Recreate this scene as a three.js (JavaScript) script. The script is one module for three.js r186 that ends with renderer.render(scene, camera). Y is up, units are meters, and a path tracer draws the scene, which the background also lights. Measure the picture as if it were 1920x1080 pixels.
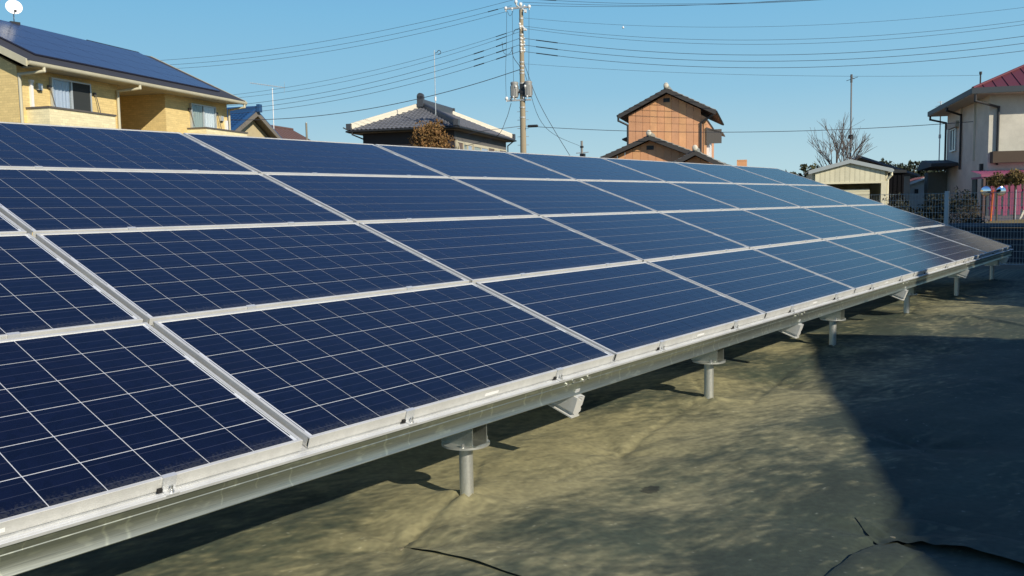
import * as THREE from 'three';
import { mergeGeometries } from 'three/addons/utils/BufferGeometryUtils.js';

/* ------------------------------------------------------------------ camera, sky, sun, exposure */
const scene = new THREE.Scene();
const camera = new THREE.PerspectiveCamera(35.95, 16 / 9, 0.05, 2500);
camera.position.set(-1.8547, 0.7652, 2.3348);
camera.rotation.order = 'YXZ';
camera.rotation.set(-0.09264, -0.90988, -0.01709);
scene.add(camera);

const renderer = new THREE.WebGLRenderer({ antialias: true });
renderer.toneMapping = THREE.LinearToneMapping;
renderer.toneMappingExposure = 1.0;
renderer.shadowMap.enabled = true;

{ // clear winter sky: pale at the horizon, deeper blue towards the zenith
  const W = 256, H = 512, data = new Float32Array(W * H * 4);
  const stops = [[-90, .13, .13, .12], [-3, .30, .36, .38], [0, .50, .70, .76], [2, .47, .68, .755], [4, .40, .63, .745], [7, .285, .555, .745], [12, .205, .49, .735], [16, .165, .39, .70], [25, .10, .24, .56], [45, .04, .11, .32], [90, .02, .065, .21]];
  for (let j = 0; j < H; j++) {
    const e = ((j + .5) / H - .5) * 180;
    let k = 0; while (k < stops.length - 2 && e > stops[k + 1][0]) k++;
    const a = stops[k], b = stops[k + 1], t = Math.min(1, Math.max(0, (e - a[0]) / (b[0] - a[0])));
    for (let i = 0; i < W; i++) for (let c = 0; c < 4; c++) data[(j * W + i) * 4 + c] = c < 3 ? a[c + 1] + (b[c + 1] - a[c + 1]) * t : 1;
  }
  const sky = new THREE.DataTexture(data, W, H, THREE.RGBAFormat, THREE.FloatType);
  sky.mapping = THREE.EquirectangularReflectionMapping; sky.magFilter = sky.minFilter = THREE.LinearFilter; sky.needsUpdate = true;
  scene.background = sky; scene.environment = sky;
}
const SUN_EL = 29 * Math.PI / 180, SUN_AZ = 14 * Math.PI / 180;
const sun = new THREE.DirectionalLight(new THREE.Color(1, .91, .76), 5);
sun.position.set(6 - 60 * Math.cos(SUN_EL) * Math.sin(SUN_AZ), 60 * Math.sin(SUN_EL), 60 * Math.cos(SUN_EL) * Math.cos(SUN_AZ) - 4); sun.target.position.set(6, 0, -4);
sun.castShadow = true; sun.shadow.mapSize.set(4096, 4096);
Object.assign(sun.shadow.camera, { left: -70, right: 70, top: 60, bottom: -60, near: 1, far: 200 });
scene.add(sun, sun.target);

/* ------------------------------------------------------------------ helpers */
const V = (x, y, z) => new THREE.Vector3(x, y, z);
const G0 = -0.5;                                   // level of the ground
const TH = 22 * Math.PI / 180;                     // the street grid's turn
const E1 = V(Math.cos(TH), 0, -Math.sin(TH)), E2 = V(Math.sin(TH), 0, Math.cos(TH));
function rng(seed) { let a = seed >>> 0; return () => { a = a + 0x6D2B79F5 | 0; let t = Math.imul(a ^ a >>> 15, 1 | a); t = t + Math.imul(t ^ t >>> 7, 61 | t) ^ t; return ((t ^ t >>> 14) >>> 0) / 4294967296; }; }
function hash2(i, j) { let h = Math.imul(i, 374761393) + Math.imul(j, 668265263) | 0; h = Math.imul(h ^ h >>> 13, 1274126177); return ((h ^ h >>> 16) >>> 0) / 4294967296; }
function vnoise(x, y) { const i = Math.floor(x), j = Math.floor(y), u = x - i, v = y - j, a = u * u * (3 - 2 * u), b = v * v * (3 - 2 * v); const p = hash2(i, j), q = hash2(i + 1, j), r = hash2(i, j + 1), s = hash2(i + 1, j + 1); return p + (q - p) * a + (r - p) * b + (p - q - r + s) * a * b; }
function fbm(x, y, o) { let s = 0, a = .5, n = 0; for (let k = 0; k < o; k++) { s += a * vnoise(x, y); n += a; a *= .5; x = x * 2.03 + 17.1; y = y * 2.01 + 9.7; } return s / n; }
const sstep = (a, b, x) => { const t = Math.min(1, Math.max(0, (x - a) / (b - a))); return t * t * (3 - 2 * t); };
const lin = (r, g, b) => new THREE.Color().setRGB(r, g, b);
function mat(r, g, b, rough = .8, metal = 0, extra = {}) { return new THREE.MeshPhysicalMaterial({ color: lin(r, g, b), roughness: rough, metalness: metal, ...extra }); }
function norm(g) { let n = g.index ? g.toNonIndexed() : g; for (const k of Object.keys(n.attributes)) if (!['position', 'normal', 'uv', 'color'].includes(k)) n.deleteAttribute(k); if (!n.attributes.normal) n.computeVertexNormals(); if (!n.attributes.uv) n.setAttribute('uv', new THREE.Float32BufferAttribute(new Float32Array(n.attributes.position.count * 2), 2)); return n; }
function join(a) { return Array.isArray(a) ? (a.length === 1 ? norm(a[0]) : mergeGeometries(a.map(norm))) : a; }
const used = new Map();
function numbered(n) { const c = used.get(n) || 0; used.set(n, c + 1); return c ? n + '_' + String(c).padStart(3, '0') : n; }
function add(name, geo, m, parent) { const o = new THREE.Mesh(join(geo), m); o.name = parent ? name : numbered(name); o.castShadow = o.receiveShadow = true; (parent || scene).add(o); return o; }
function tag(o, label, category, group, kind) { o.userData = { label, category }; if (group) o.userData.group = group; if (kind) o.userData.kind = kind; return o; }
function thing(name, label, category, pos = [0, 0, 0], turn = 0, group) { const o = new THREE.Group(); o.name = numbered(name); o.position.set(...pos); o.rotation.y = turn; scene.add(o); return tag(o, label, category, group); }
function box(x0, x1, y0, y1, z0, z1) { const g = new THREE.BoxGeometry(Math.abs(x1 - x0), Math.abs(y1 - y0), Math.abs(z1 - z0)); g.translate((x0 + x1) / 2, (y0 + y1) / 2, (z0 + z1) / 2); return g; }
function bar(p, q, r, seg = 8, r2 = r) { const d = q.clone().sub(p), g = new THREE.CylinderGeometry(r2, r, d.length(), seg); g.applyQuaternion(new THREE.Quaternion().setFromUnitVectors(V(0, 1, 0), d.clone().normalize())); g.translate(...p.clone().add(q).multiplyScalar(.5).toArray()); return g; }
function beam(p, q, w, h) { const d = q.clone().sub(p), g = new THREE.BoxGeometry(w, h, d.length()); const m = new THREE.Matrix4().lookAt(q, p, V(0, 1, 0)); g.applyMatrix4(m); g.translate(...p.clone().add(q).multiplyScalar(.5).toArray()); return g; }
function tube(pts, r, seg = 24, rad = 6) { return new THREE.TubeGeometry(new THREE.CatmullRomCurve3(pts, false, 'catmullrom', .5), seg, r, rad); }
function shape(pts) { const s = new THREE.Shape(); pts.forEach((p, i) => i ? s.lineTo(p[0], p[1]) : s.moveTo(p[0], p[1])); s.closePath(); return s; }
function prismZ(pts, z0, z1) { const g = new THREE.ExtrudeGeometry(shape(pts), { depth: z1 - z0, bevelEnabled: false }); g.translate(0, 0, z0); return g; }
function prismX(pts, x0, x1) { const g = new THREE.ExtrudeGeometry(shape(pts.map(([z, y]) => [-z, y])), { depth: x1 - x0, bevelEnabled: false }); g.rotateY(Math.PI / 2); g.translate(x0, 0, 0); return g; }   // pts are (z, y)
function uvm(geo, s = 1) { const g = norm(geo), p = g.attributes.position, n = g.attributes.normal, uv = g.attributes.uv; for (let i = 0; i < p.count; i++) { const ax = Math.abs(n.getX(i)), ay = Math.abs(n.getY(i)), az = Math.abs(n.getZ(i)); if (ay > ax && ay > az) uv.setXY(i, p.getX(i) / s, p.getZ(i) / s); else if (ax > az) uv.setXY(i, p.getZ(i) / s, p.getY(i) / s); else uv.setXY(i, p.getX(i) / s, p.getY(i) / s); } return g; }
function tex(w, h, f, srgb = true, clampEdges = false) { const d = new Uint8Array(w * h * 4), c = [0, 0, 0]; for (let j = 0; j < h; j++) for (let i = 0; i < w; i++) { f(i / w, j / h, c, i, j); const k = (j * w + i) * 4; d[k] = c[0]; d[k + 1] = c[1]; d[k + 2] = c[2]; d[k + 3] = 255; } const t = new THREE.DataTexture(d, w, h); t.wrapS = t.wrapT = clampEdges ? THREE.ClampToEdgeWrapping : THREE.RepeatWrapping; t.magFilter = THREE.LinearFilter; t.minFilter = THREE.LinearMipmapLinearFilter; t.generateMipmaps = true; if (srgb) t.colorSpace = THREE.SRGBColorSpace; t.needsUpdate = true; return t; }
const S8 = v => Math.max(0, Math.min(255, 255 * (v <= .0031308 ? 12.92 * v : 1.055 * Math.pow(v, 1 / 2.4) - .055)));
// tileable noise for repeating maps
function tnoise(u, v, n, seed = 0) { const x = u * n, y = v * n, i = Math.floor(x), j = Math.floor(y), a = x - i, b = y - j, sa = a * a * (3 - 2 * a), sb = b * b * (3 - 2 * b), w = k => ((k % n) + n) % n; const h = (p, q) => hash2(w(p) + seed * 71, w(q) + seed * 131); const p = h(i, j), q = h(i + 1, j), r = h(i, j + 1), s = h(i + 1, j + 1); return p + (q - p) * sa + (r - p) * sb + (p - q - r + s) * sa * sb; }
const grime = tex(256, 256, (u, v, c) => { const n = .5 * tnoise(u, v, 4, 3) + .3 * tnoise(u, v, 16, 4) + .2 * tnoise(u, v, 64, 5); c[0] = c[1] = c[2] = S8(.72 + .28 * n); });
function grimed(r, g, b, rough = .8, metal = 0, rep = 1, extra = {}) { const t = grime.clone(); t.repeat.set(rep, rep); t.needsUpdate = true; return mat(r, g, b, rough, metal, { map: t, ...extra }); }

/* ------------------------------------------------------------------ ground: dusty weed-control sheet */
const POSTX = [-1.42, .995, 3.405, 5.85, 8.28, 10.76, 13.2];
const PINS = [[.51, -.07], [2.14, -.05], [1.67, 1.44], [4.33, -.06], [3.1, 1.2], [6.3, .55], [-.6, .7], [5.2, 1.7]];
function segd(x, z, a, b) { const dx = b[0] - a[0], dz = b[1] - a[1], t = Math.max(0, Math.min(1, ((x - a[0]) * dx + (z - a[1]) * dz) / (dx * dx + dz * dz))); return Math.hypot(x - a[0] - t * dx, z - a[1] - t * dz); }
const CREASES = [[[.51, -.07], [.93, -.18]], [[2.14, -.05], [1.45, -.02]], [[2.14, -.05], [3.3, -.2]], [[4.33, -.06], [3.5, .1]], [[4.33, -.06], [5.75, -.2]], [[1.05, 1.37], [1.6, 1.4]], [[1.6, 1.4], [2.1, 1.4]], [[8.28, -.15], [8.2, .7]], [[8.28, -.15], [9.6, -.35]], [[.995, -.15], [1.5, -.5]], [[3.4, -.15], [3.9, -.5]]];
function groundH(x, z) {
  let h = .075 * (fbm(x * .55 + 3, z * .7 + 8, 2) - .5) + .055 * (fbm(x * 1.3 + 31, z * 1.9 + 5, 3) - .5);
  const wx = x * .94 + z * .34, wz = -x * .34 + z * .94;
  h += .010 * (1 - Math.abs(2 * fbm(wx * .9 + 9, wz * 2.6 + 2, 2) - 1));
  h += .0025 * (fbm(wx * 5, wz * 9, 2) - .5);
  for (const [px, pz] of PINS) { const dx = x - px, dz = z - pz, r = Math.hypot(dx, dz); if (r < 1.6) { h -= .035 * Math.exp(-r * r / .05); h += .012 * Math.cos(5 * Math.atan2(dz, dx) + px * 7) * Math.exp(-r / .32) * (1 - Math.exp(-r / .05)); } }
  for (const p of POSTX) { const dx = x - p, dz = z + .15, r = Math.hypot(dx, dz); if (r < 1.2) { h += .03 * Math.exp(-r * r / .03); h += .012 * Math.cos(4 * Math.atan2(dz, dx) + p) * Math.exp(-r / .25); } }
  for (const [a, b] of CREASES) { const d = segd(x, z, a, b); if (d < .3) h += .003 * Math.exp(-d / .08) - .012 * Math.exp(-d * d / .0003); }
  return G0 + h - .02;
}
{
  const xs = [], zs = [];
  for (let x = -5; x < -1.5; x += .1) xs.push(x); for (let x = -1.5; x < 6; x += .026) xs.push(x); for (let x = 6; x < 15.9; x += .05) xs.push(x); xs.push(15.9);
  for (let z = -5.5; z < -1; z += .15) zs.push(z); for (let z = -1; z < 2.6; z += .026) zs.push(z); for (let z = 2.6; z <= 8; z += .15) zs.push(z);
  const pos = [], uv = [], idx = [], nx = xs.length;
  for (const z of zs) for (const x of xs) { pos.push(x, groundH(x, z), z); uv.push((x + 2) / 16, (z + 2) / 8); }
  for (let j = 0; j < zs.length - 1; j++) for (let i = 0; i < nx - 1; i++) { const a = j * nx + i; idx.push(a, a + nx, a + 1, a + 1, a + nx, a + nx + 1); }
  const g = new THREE.BufferGeometry(); g.setAttribute('position', new THREE.Float32BufferAttribute(pos, 3)); g.setAttribute('uv', new THREE.Float32BufferAttribute(uv, 2)); g.setIndex(idx); g.computeVertexNormals();
  const TW = 2048, THh = 1024;
  const map = tex(TW, THh, (u, v, c) => {
    const x = u * 16 - 2, z = v * 8 - 2;
    const wx = x * .94 + z * .34, wz = -x * .34 + z * .94;
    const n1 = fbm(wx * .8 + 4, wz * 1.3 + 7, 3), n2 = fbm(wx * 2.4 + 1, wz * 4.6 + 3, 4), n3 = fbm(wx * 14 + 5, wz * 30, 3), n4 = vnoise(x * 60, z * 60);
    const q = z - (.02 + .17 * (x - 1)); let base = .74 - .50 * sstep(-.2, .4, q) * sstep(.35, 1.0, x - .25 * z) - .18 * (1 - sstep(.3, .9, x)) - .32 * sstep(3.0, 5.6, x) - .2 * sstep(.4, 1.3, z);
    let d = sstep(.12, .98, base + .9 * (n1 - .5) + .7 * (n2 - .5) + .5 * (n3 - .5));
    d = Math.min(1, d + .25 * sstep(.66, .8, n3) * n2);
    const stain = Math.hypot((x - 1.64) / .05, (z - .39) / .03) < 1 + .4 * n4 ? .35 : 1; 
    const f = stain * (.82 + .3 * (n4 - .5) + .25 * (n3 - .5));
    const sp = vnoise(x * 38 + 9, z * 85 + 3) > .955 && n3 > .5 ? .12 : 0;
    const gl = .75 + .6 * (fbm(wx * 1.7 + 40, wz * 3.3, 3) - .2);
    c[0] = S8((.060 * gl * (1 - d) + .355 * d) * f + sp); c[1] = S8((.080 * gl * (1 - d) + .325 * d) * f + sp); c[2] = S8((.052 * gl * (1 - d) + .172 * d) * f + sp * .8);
  }, true, true);
  const bmp = tex(512, 512, (u, v, c) => { const n = .55 * tnoise(u, v, 24, 1) + .3 * tnoise(u, v, 70, 2) + .15 * tnoise(u, v, 200, 6); c[0] = c[1] = c[2] = 255 * n; }, false);
  bmp.repeat.set(16, 10);
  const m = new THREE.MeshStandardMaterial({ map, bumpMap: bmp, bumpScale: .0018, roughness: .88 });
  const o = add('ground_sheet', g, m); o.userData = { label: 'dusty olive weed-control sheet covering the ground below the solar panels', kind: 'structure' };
  // loose overlaps between the lengths of sheet, lifting along one edge
  const flap = (pts, w, lift, away) => {
    const c = new THREE.CatmullRomCurve3(pts.map(([x, z]) => V(x, 0, z))), n = 40, p = [], uvs = [], id = [];
    for (let i = 0; i <= n; i++) {
      const q = c.getPoint(i / n), t = c.getTangent(i / n), s = V(-t.z, 0, t.x).multiplyScalar(away), e = Math.sin(Math.PI * i / n), wob = .6 + .8 * fbm(i * .23, 3, 2);
      for (let k = 0; k <= 6; k++) { const f = k / 6, x = q.x + s.x * w * f, z = q.z + s.z * w * f; p.push(x, groundH(x, z) + (k === 6 ? -.012 : lift * e * wob * (1 - f) * (1 - f) + .004), z); uvs.push((x + 2) / 16, (z + 2) / 8); }
    }
    for (let i = 0; i < n; i++) for (let k = 0; k < 6; k++) { const a = i * 7 + k; id.push(a, a + 1, a + 7, a + 1, a + 8, a + 7); }
    const gg = new THREE.BufferGeometry(); gg.setAttribute('position', new THREE.Float32BufferAttribute(p, 3)); gg.setAttribute('uv', new THREE.Float32BufferAttribute(uvs, 2)); gg.setIndex(id); gg.computeVertexNormals();
    add('sheet_overlap', gg, m, o);
  };
  flap([[.52, -.06], [.5, .08], [.475, .26], [.465, .42], [.47, .62], [.5, .9]], .24, .007, -1);
  flap([[1.56, 1.42], [1.64, 1.53], [1.62, 1.62], [1.59, 1.76], [1.57, 1.95], [1.55, 2.3]], .3, .024, -1);
  flap([[1.0, 1.37], [1.24, 1.38], [1.43, 1.39], [1.6, 1.41]], .2, .010, 1);
  flap([[8.32, -.12], [8.2, .28], [8.14, .65], [8.1, 1.1]], .35, .05, 1);
}
{ // earth beyond the sheet, to the horizon
  const g = new THREE.PlaneGeometry(1600, 1600, 1, 1); g.rotateX(-Math.PI / 2); g.translate(200, G0 - .16, -100);
  const uv = g.attributes.uv; for (let i = 0; i < uv.count; i++) uv.setXY(i, uv.getX(i) * 400, uv.getY(i) * 400);
  const t = tex(512, 512, (u, v, c) => { const n = .4 * tnoise(u, v, 6, 1) + .35 * tnoise(u, v, 28, 2) + .25 * tnoise(u, v, 120, 3); c[0] = S8(.10 + .10 * n); c[1] = S8(.085 + .085 * n); c[2] = S8(.05 + .045 * n); });
  const o = add('ground', g, new THREE.MeshStandardMaterial({ map: t, roughness: .95 })); o.userData = { label: 'bare winter earth around the houses', kind: 'structure' };
}
{ // pins that hold the sheet down
  const m = mat(.20, .18, .11, .6), words = ['beside the seam nearest the first steel post', 'in the dusty middle of the sheet', 'where two seams meet in the shadow', 'near the second steel post'];
  [0, 1, 2, 3].forEach(i => { const [x, z] = PINS[i], y = groundH(x, z); const t = thing('sheet_pin', 'round sheet pin ' + words[i], 'pin', [x, y, z], 0, 'pins holding the ground sheet'); const g = new THREE.LatheGeometry([[0, .007], [.008, .007], [.013, .005], [.015, .001], [.015, -.004]].map(p => new THREE.Vector2(...p)), 20); add('head', g, m, t); add('washer', new THREE.CylinderGeometry(.022, .024, .003, 20), mat(.1, .11, .08, .7), t); });
}

/* ------------------------------------------------------------------ solar array */
const TILT = .34286, PU = 1.985, PV = 1.0171, PW = 1.956, PH = .992, FH = .040;
const SN = Math.sin(TILT), CN = Math.cos(TILT);
const arr = (u, v, n = 0) => V(u, v * SN + n * CN, -v * CN + n * SN);
const M = {};
M.alu = grimed(.80, .80, .76, .42, .25, 3);
M.aluTop = grimed(.80, .82, .82, .36, .35, 3);
M.back = mat(.72, .75, .78, .35, 0, { clearcoat: 1, clearcoatRoughness: .12 });
M.sticker = mat(.85, .85, .83, .5);
M.bolt = mat(.72, .72, .70, .3, .9);
M.plug = mat(.012, .012, .012, .8);
M.ribbon = mat(.10, .11, .12, .35, .5);
function cellTex(dust, seed) {
  return tex(192, 192, (u, v, c) => {
    // crystal patches, three busbars along the long side of the panel, dust collected at the lower rim
    let bi = 0, bd = 9; for (let k = 0; k < 26; k++) { const d = Math.hypot(u - hash2(k, seed), v - hash2(k + 50, seed)); if (d < bd) { bd = d; bi = k; } }
    const t = .8 + .4 * hash2(bi, seed + 9), n = .9 + .2 * vnoise(u * 60, v * 60 + seed);
    let r = .0030 * t * n, g = .0046 * t * n, b = .0175 * t * n;
    const bus = [1 / 6, .5, 5 / 6].some(q => Math.abs(v - q) < .0065);
    if (bus) { r = .036; g = .040; b = .062; }
    if (dust) { const w = v < .42 ? (1 - v / .42) : 0, q = sstep(.62 - .5 * w, .85 - .3 * w, fbm(u * 34 + seed * 13, v * 30 + seed, 4)) * w * .55; r += q * .062; g += q * .062; b += q * .05; }
    c[0] = S8(r); c[1] = S8(g); c[2] = S8(b);
  });
}
const coat = { clearcoat: .7, clearcoatRoughness: .11, specularIntensity: .2 };
M.cells = [0, 1, 2, 3].map(i => new THREE.MeshPhysicalMaterial({ map: cellTex(false, i + 1), color: lin([.92, 1.05, 1, 1.12][i], [.95, 1, 1.04, .98][i], [.96, 1, 1.06, .93][i]), roughness: .5, ...coat }));
M.dusty = [0, 1, 2].map(i => new THREE.MeshPhysicalMaterial({ map: cellTex(true, i + 11), roughness: .5, ...coat }));
const CS = .1560, CPU = .1591, CP = .1602, CU0 = (PW - (11 * CPU + CS)) / 2, CV0 = (PH - (5 * CP + CS)) / 2;
const cellGeo = new THREE.BoxGeometry(CS, .0008, CS);
{ const uv = cellGeo.attributes.uv, p = cellGeo.attributes.position; for (let i = 0; i < uv.count; i++) uv.setXY(i, p.getX(i) / CS + .5, .5 - p.getZ(i) / CS); }
// frame: a front bar, a rear bar and two side bars, each with a lip over the glass; z runs down the slope
const frameGeo = (() => {
  const L = .011, prof = z0 => [[z0, 0], [z0, -FH], [z0 - .028, -FH], [z0 - .028, -FH + .002], [z0 - .002, -FH + .002], [z0 - .002, -.005], [z0 - L, -.005], [z0 - L, 0]];
  const bev = .0008, out = [];
  const front = prismX([[0 - bev, 0], [0, -bev], [0, -FH], [-.028, -FH], [-.028, -FH + .002], [-.002, -FH + .002], [-.002, -.005], [-L, -.005], [-L, 0]], 0, PW); out.push(front);
  const rear = front.clone(); rear.rotateY(Math.PI); rear.translate(PW, 0, -PH); out.push(rear);
  const side = prismZ([[bev, 0], [0, -bev], [0, -FH], [.002, -FH], [.002, -.005], [L, -.005], [L, 0]], -PH + L, -L); out.push(side);
  const side2 = side.clone(); side2.rotateY(Math.PI); side2.translate(PW, 0, -PH); out.push(side2);
  return uvm(join(out), 1);
})();
const backGeo = box(.006, PW - .006, -.0060, -.0042, -PH + .006, -.006);
const ribbonGeo = (() => { const o = []; for (const x of [CU0 - .0085, PW - CU0 + .0085]) for (let r = 0; r < 6; r += 2) { const z = -CV0 - r * CP; o.push(box(x - .0022, x + .0022, -.0041, -.0036, z - CP - CS * .8, z - CS * .2)); } return o; })();
const clampGeo = join([box(-.021, .021, .0005, .0045, -.010, .0065), box(-.021, .021, -.0435, .0005, .002, .0065), box(-.021, .021, -.0435, -.039, .0065, .031)]);
const clampFoot = box(-.036, -.0215, -.0432, -.030, .0006, .0095);
const boltGeo = (() => { const a = new THREE.CylinderGeometry(.0075, .0075, .007, 6); a.translate(0, -.0345, .019); const b = new THREE.CylinderGeometry(.004, .004, .022, 10); b.translate(0, -.028, .019); const c = new THREE.CylinderGeometry(.010, .010, .002, 14); c.translate(0, -.0378, .019); return join([a, b, c]); })();
const colWord = ['last', 'second', 'third', 'fourth', 'fifth', 'sixth', 'seventh', 'eighth'];
const rowPhrase = ['in the bottom row', 'in second row from bottom', 'in third row from bottom', 'in the top row'];
const rc = rng(77);
for (let row = 0; row < 4; row++) for (let col = row === 3 ? 0 : -1; col < 7; col++) {
  const p = arr(col * PU + (PU - PW), row * PV);
  const o = thing('solar_panel', col === 6 ? `solar panel ${rowPhrase[row]}, at the far right end` : `solar panel ${rowPhrase[row]}, ${colWord[6 - col]} from the far right end`, 'solar panel', p.toArray(), 0, 'solar panels of the ground array');
  o.rotation.x = TILT + (rc() - .5) * .0016; o.rotation.z = (rc() - .5) * .0008;
  add('frame', frameGeo, M.alu, o); add('backsheet', backGeo, M.back, o); for (const g of ribbonGeo) add('ribbon', g, M.ribbon, o);
  const far = [];
  for (let r = 0; r < 6; r++) for (let c = 0; c < 12; c++) {
    const x = CU0 + c * CPU + CS / 2, z = -(CV0 + r * CP + CS / 2), m = r === 0 ? M.dusty[Math.floor(rc() * 3)] : M.cells[Math.floor(rc() * 4)];
    if (col < 3) { const q = add('cell', cellGeo, m, o); q.position.set(x, -.0036, z); }
    else { const g = cellGeo.clone(); g.translate(x, -.0036, z); (far[M.cells.indexOf(m) < 0 ? 0 : 1] ||= []).push(g); }
  }
  if (far.length) { const a = add('cells', far[1], M.cells[(row + col) % 4], o); a.userData.kind = 'stuff'; if (far[0]) { const b = add('cells', far[0], M.dusty[0], o); b.userData.kind = 'stuff'; } }
  const st = add('sticker', box(PW / 2 - .045, PW / 2 + .045, -.031, -.019, -.0002, .0009), M.sticker, o);
  for (const f of [PW * .245, PW * .752]) { const c = add('clamp', clampGeo, M.aluTop, o); c.position.x = f; add('end_plug', clampFoot, M.plug, c); add('bolt', boltGeo, M.bolt, c); }
}

/* ------------------------------------------------------------------ mounting frame */
const galvMap = tex(1024, 256, (u, v, c) => { const sp = .5 * tnoise(u, v, 32, 2) + .5 * tnoise(u, v, 120, 4), st = tnoise(u, v * .15, 64, 7); const k = .80 + .16 * (sp - .5) + .10 * (st - .5); c[0] = S8(k * .99); c[1] = S8(k); c[2] = S8(k * .97); });
const galvRough = tex(512, 512, (u, v, c) => { c[0] = c[1] = c[2] = 255 * (.72 + .28 * (.5 * tnoise(u, v, 24, 5) + .5 * tnoise(u, v, 90, 8))); }, false);
M.galv = mat(.66, .68, .63, .42, .9, { map: galvMap, roughnessMap: galvRough });
M.galvPost = mat(.74, .74, .70, .5, .75, { map: galvMap, roughnessMap: galvRough });
// lime streaks and scratches left by drips on the face of the front beam
const streakMap = tex(2048, 128, (u, v, c) => {
  let k = .62 + .12 * (tnoise(u, v, 64, 2) - .5) + .05 * (tnoise(u, v, 400, 3) - .5); let w = 0;
  const cell = Math.floor(u * 90), h = hash2(cell, 5); if (h > .5) { const x = u * 90 - cell, x0 = .2 + .6 * hash2(cell, 9) + .25 * (v - .5) * (hash2(cell, 4) - .5) + .05 * Math.sin(v * 14 + cell), wid = .035 + .09 * hash2(cell, 13); const top = hash2(cell, 21), len = .3 + .6 * hash2(cell, 31); if (Math.abs(x - x0) < wid && v < 1 - .35 * top && v > 1 - .35 * top - len) w = (.5 + .5 * vnoise(u * 900, v * 40)) * (1 - Math.abs(x - x0) / wid); }
  const blot = sstep(.62, .8, fbm(u * 120, v * 5 + 4, 3)) * .45; w = Math.max(w, blot);
  c[0] = S8(k * .97 + w * .36); c[1] = S8(k + w * .36); c[2] = S8(k * .93 + w * .28);
});
M.beamFace = mat(.78, .80, .72, .47, .93, { map: streakMap, roughnessMap: galvRough });
{
  const o = thing('mounting_frame', 'galvanised steel and aluminium frame on posts carrying the tilted solar panels', 'mounting frame');
  const u0 = -2.4, u1 = 13.98;
  // front beam: a folded channel under the lower edge of the bottom row; points are (down the slope, along the normal)
  const placed = (pts, a, b) => { const g = prismX(pts, a, b); g.rotateX(TILT); return g; };
  const flange = [[-.07, -.0425], [-.004, -.0425], [-.004, -.0535], [.0085, -.0535], [.0085, -.0435], [.0155, -.0435], [.0165, -.0445], [.0185, -.0445], [.0195, -.0435], [.0265, -.0435], [.028, -.045], [.028, -.0545], [.0265, -.056], [-.07, -.056]];
  const arcPts = []; for (let i = 0; i <= 10; i++) { const a = i / 10; arcPts.push([.0195 + .021 * a * a, -.100 - .042 * a]); }
  const face = [[.0175, -.0562], [.0175, -.086], [.0195, -.088], ...arcPts, [.039, -.1455], [.034, -.147], [.033, -.143], ...arcPts.slice().reverse().map(([a, b]) => [a - .004, b]), [.0155, -.086], [.0145, -.0562]];
  const fl = add('beam_flange', placed(flange, u0, u1), M.aluTop, o); uvm(fl.geometry, 1);
  const fg = norm(placed(face, u0, u1));
  { const p = fg.attributes.position, uv = fg.attributes.uv; for (let i = 0; i < p.count; i++) { const n = p.getY(i) * CN + p.getZ(i) * SN; uv.setXY(i, p.getX(i) / 6.3, (n + .15) / .1); } }
  add('front_beam', fg, M.beamFace, o);
  add('beam_back', placed([[-.05, -.0562], [-.05, -.14], [-.046, -.14], [-.046, -.0562]], u0, u1), M.galv, o);
  for (let r = 1; r < 4; r++) for (const d of [0, .5]) add('purlin', (() => { const g = prismX([[-.035, -.042], [.02, -.042], [.02, -.14], [-.035, -.14]], u0, u1); g.rotateX(TILT); g.translate(0, (r + d - .02) * PV * SN, -(r + d - .02) * PV * CN); return g; })(), M.galv, o);
  for (const u of [-1.35, 1.665, 4.66, 7.66, 10.68, 13.6]) {
    // rafter: a grooved aluminium rail running up the slope below the beams
    const pr = [[-.032, -.1475], [-.018, -.1475], [-.018, -.156], [-.012, -.156], [-.012, -.166], [.012, -.166], [.012, -.156], [.018, -.156], [.018, -.1475], [.032, -.1475], [.032, -.196], [.024, -.200], [.024, -.209], [.032, -.213], [.032, -.228], [.020, -.236], [.020, -.244], [.034, -.250], [.034, -.256], [-.034, -.256], [-.034, -.250], [-.020, -.244], [-.020, -.236], [-.032, -.228]];
    const g = prismZ(pr, -4.05, .062); g.rotateX(TILT); g.translate(u, 0, 0); const q = add('rafter', uvm(g), M.alu, o);
    const cl = join([box(-.018, .018, -.149, -.1455, .030, .052), box(-.018, .018, -.149, -.118, .030, .0335)]); cl.rotateX(TILT); cl.translate(u, 0, 0); add('beam_clip', cl, M.aluTop, q);
    const bt = [];
    for (const dx of [-.095, -.045, .045, .09]) { const b = new THREE.CylinderGeometry(.0085, .0085, .012, 6); b.rotateX(Math.PI / 2); b.translate(dx, -.078 - .006 * Math.sin(dx * 40), .022); bt.push(b); }
    bt.forEach(b => { b.rotateX(TILT); b.translate(u, 0, 0); add('bolt', b, M.bolt, q); });
  }
  for (const x of POSTX) {
    const gy = groundH(x, -.15) - .05;
    const p = add('post', bar(V(x, gy, -.15), V(x, -.262, -.15), .0303, 28), M.galvPost, o);
    const disc = new THREE.CylinderGeometry(.105, .105, .009, 36); disc.translate(x, -.258, -.15); add('post_flange', disc, M.galvPost, p);
    add('saddle', [box(x - .05, x + .05, -.2535, -.2475, -.25, -.055), box(x - .05, x - .044, -.2475, -.12, -.25, -.07), box(x + .044, x + .05, -.2475, -.12, -.25, -.07), box(x - .05, x + .05, -.2475, -.15, -.253, -.247)], M.galv, p);
    for (const s of [-1, 1]) { const b = new THREE.CylinderGeometry(.009, .009, .02, 6); b.translate(x + s * .078, -.246, -.1); add('bolt', b, M.bolt, p); }
  }
  for (const x of POSTX) { const z = -3.55, y = 3.55 * Math.tan(TILT) - .30; add('rear_post', bar(V(x, G0 - .1, z), V(x, y, z), .0303, 14), M.galvPost, o); }
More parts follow.
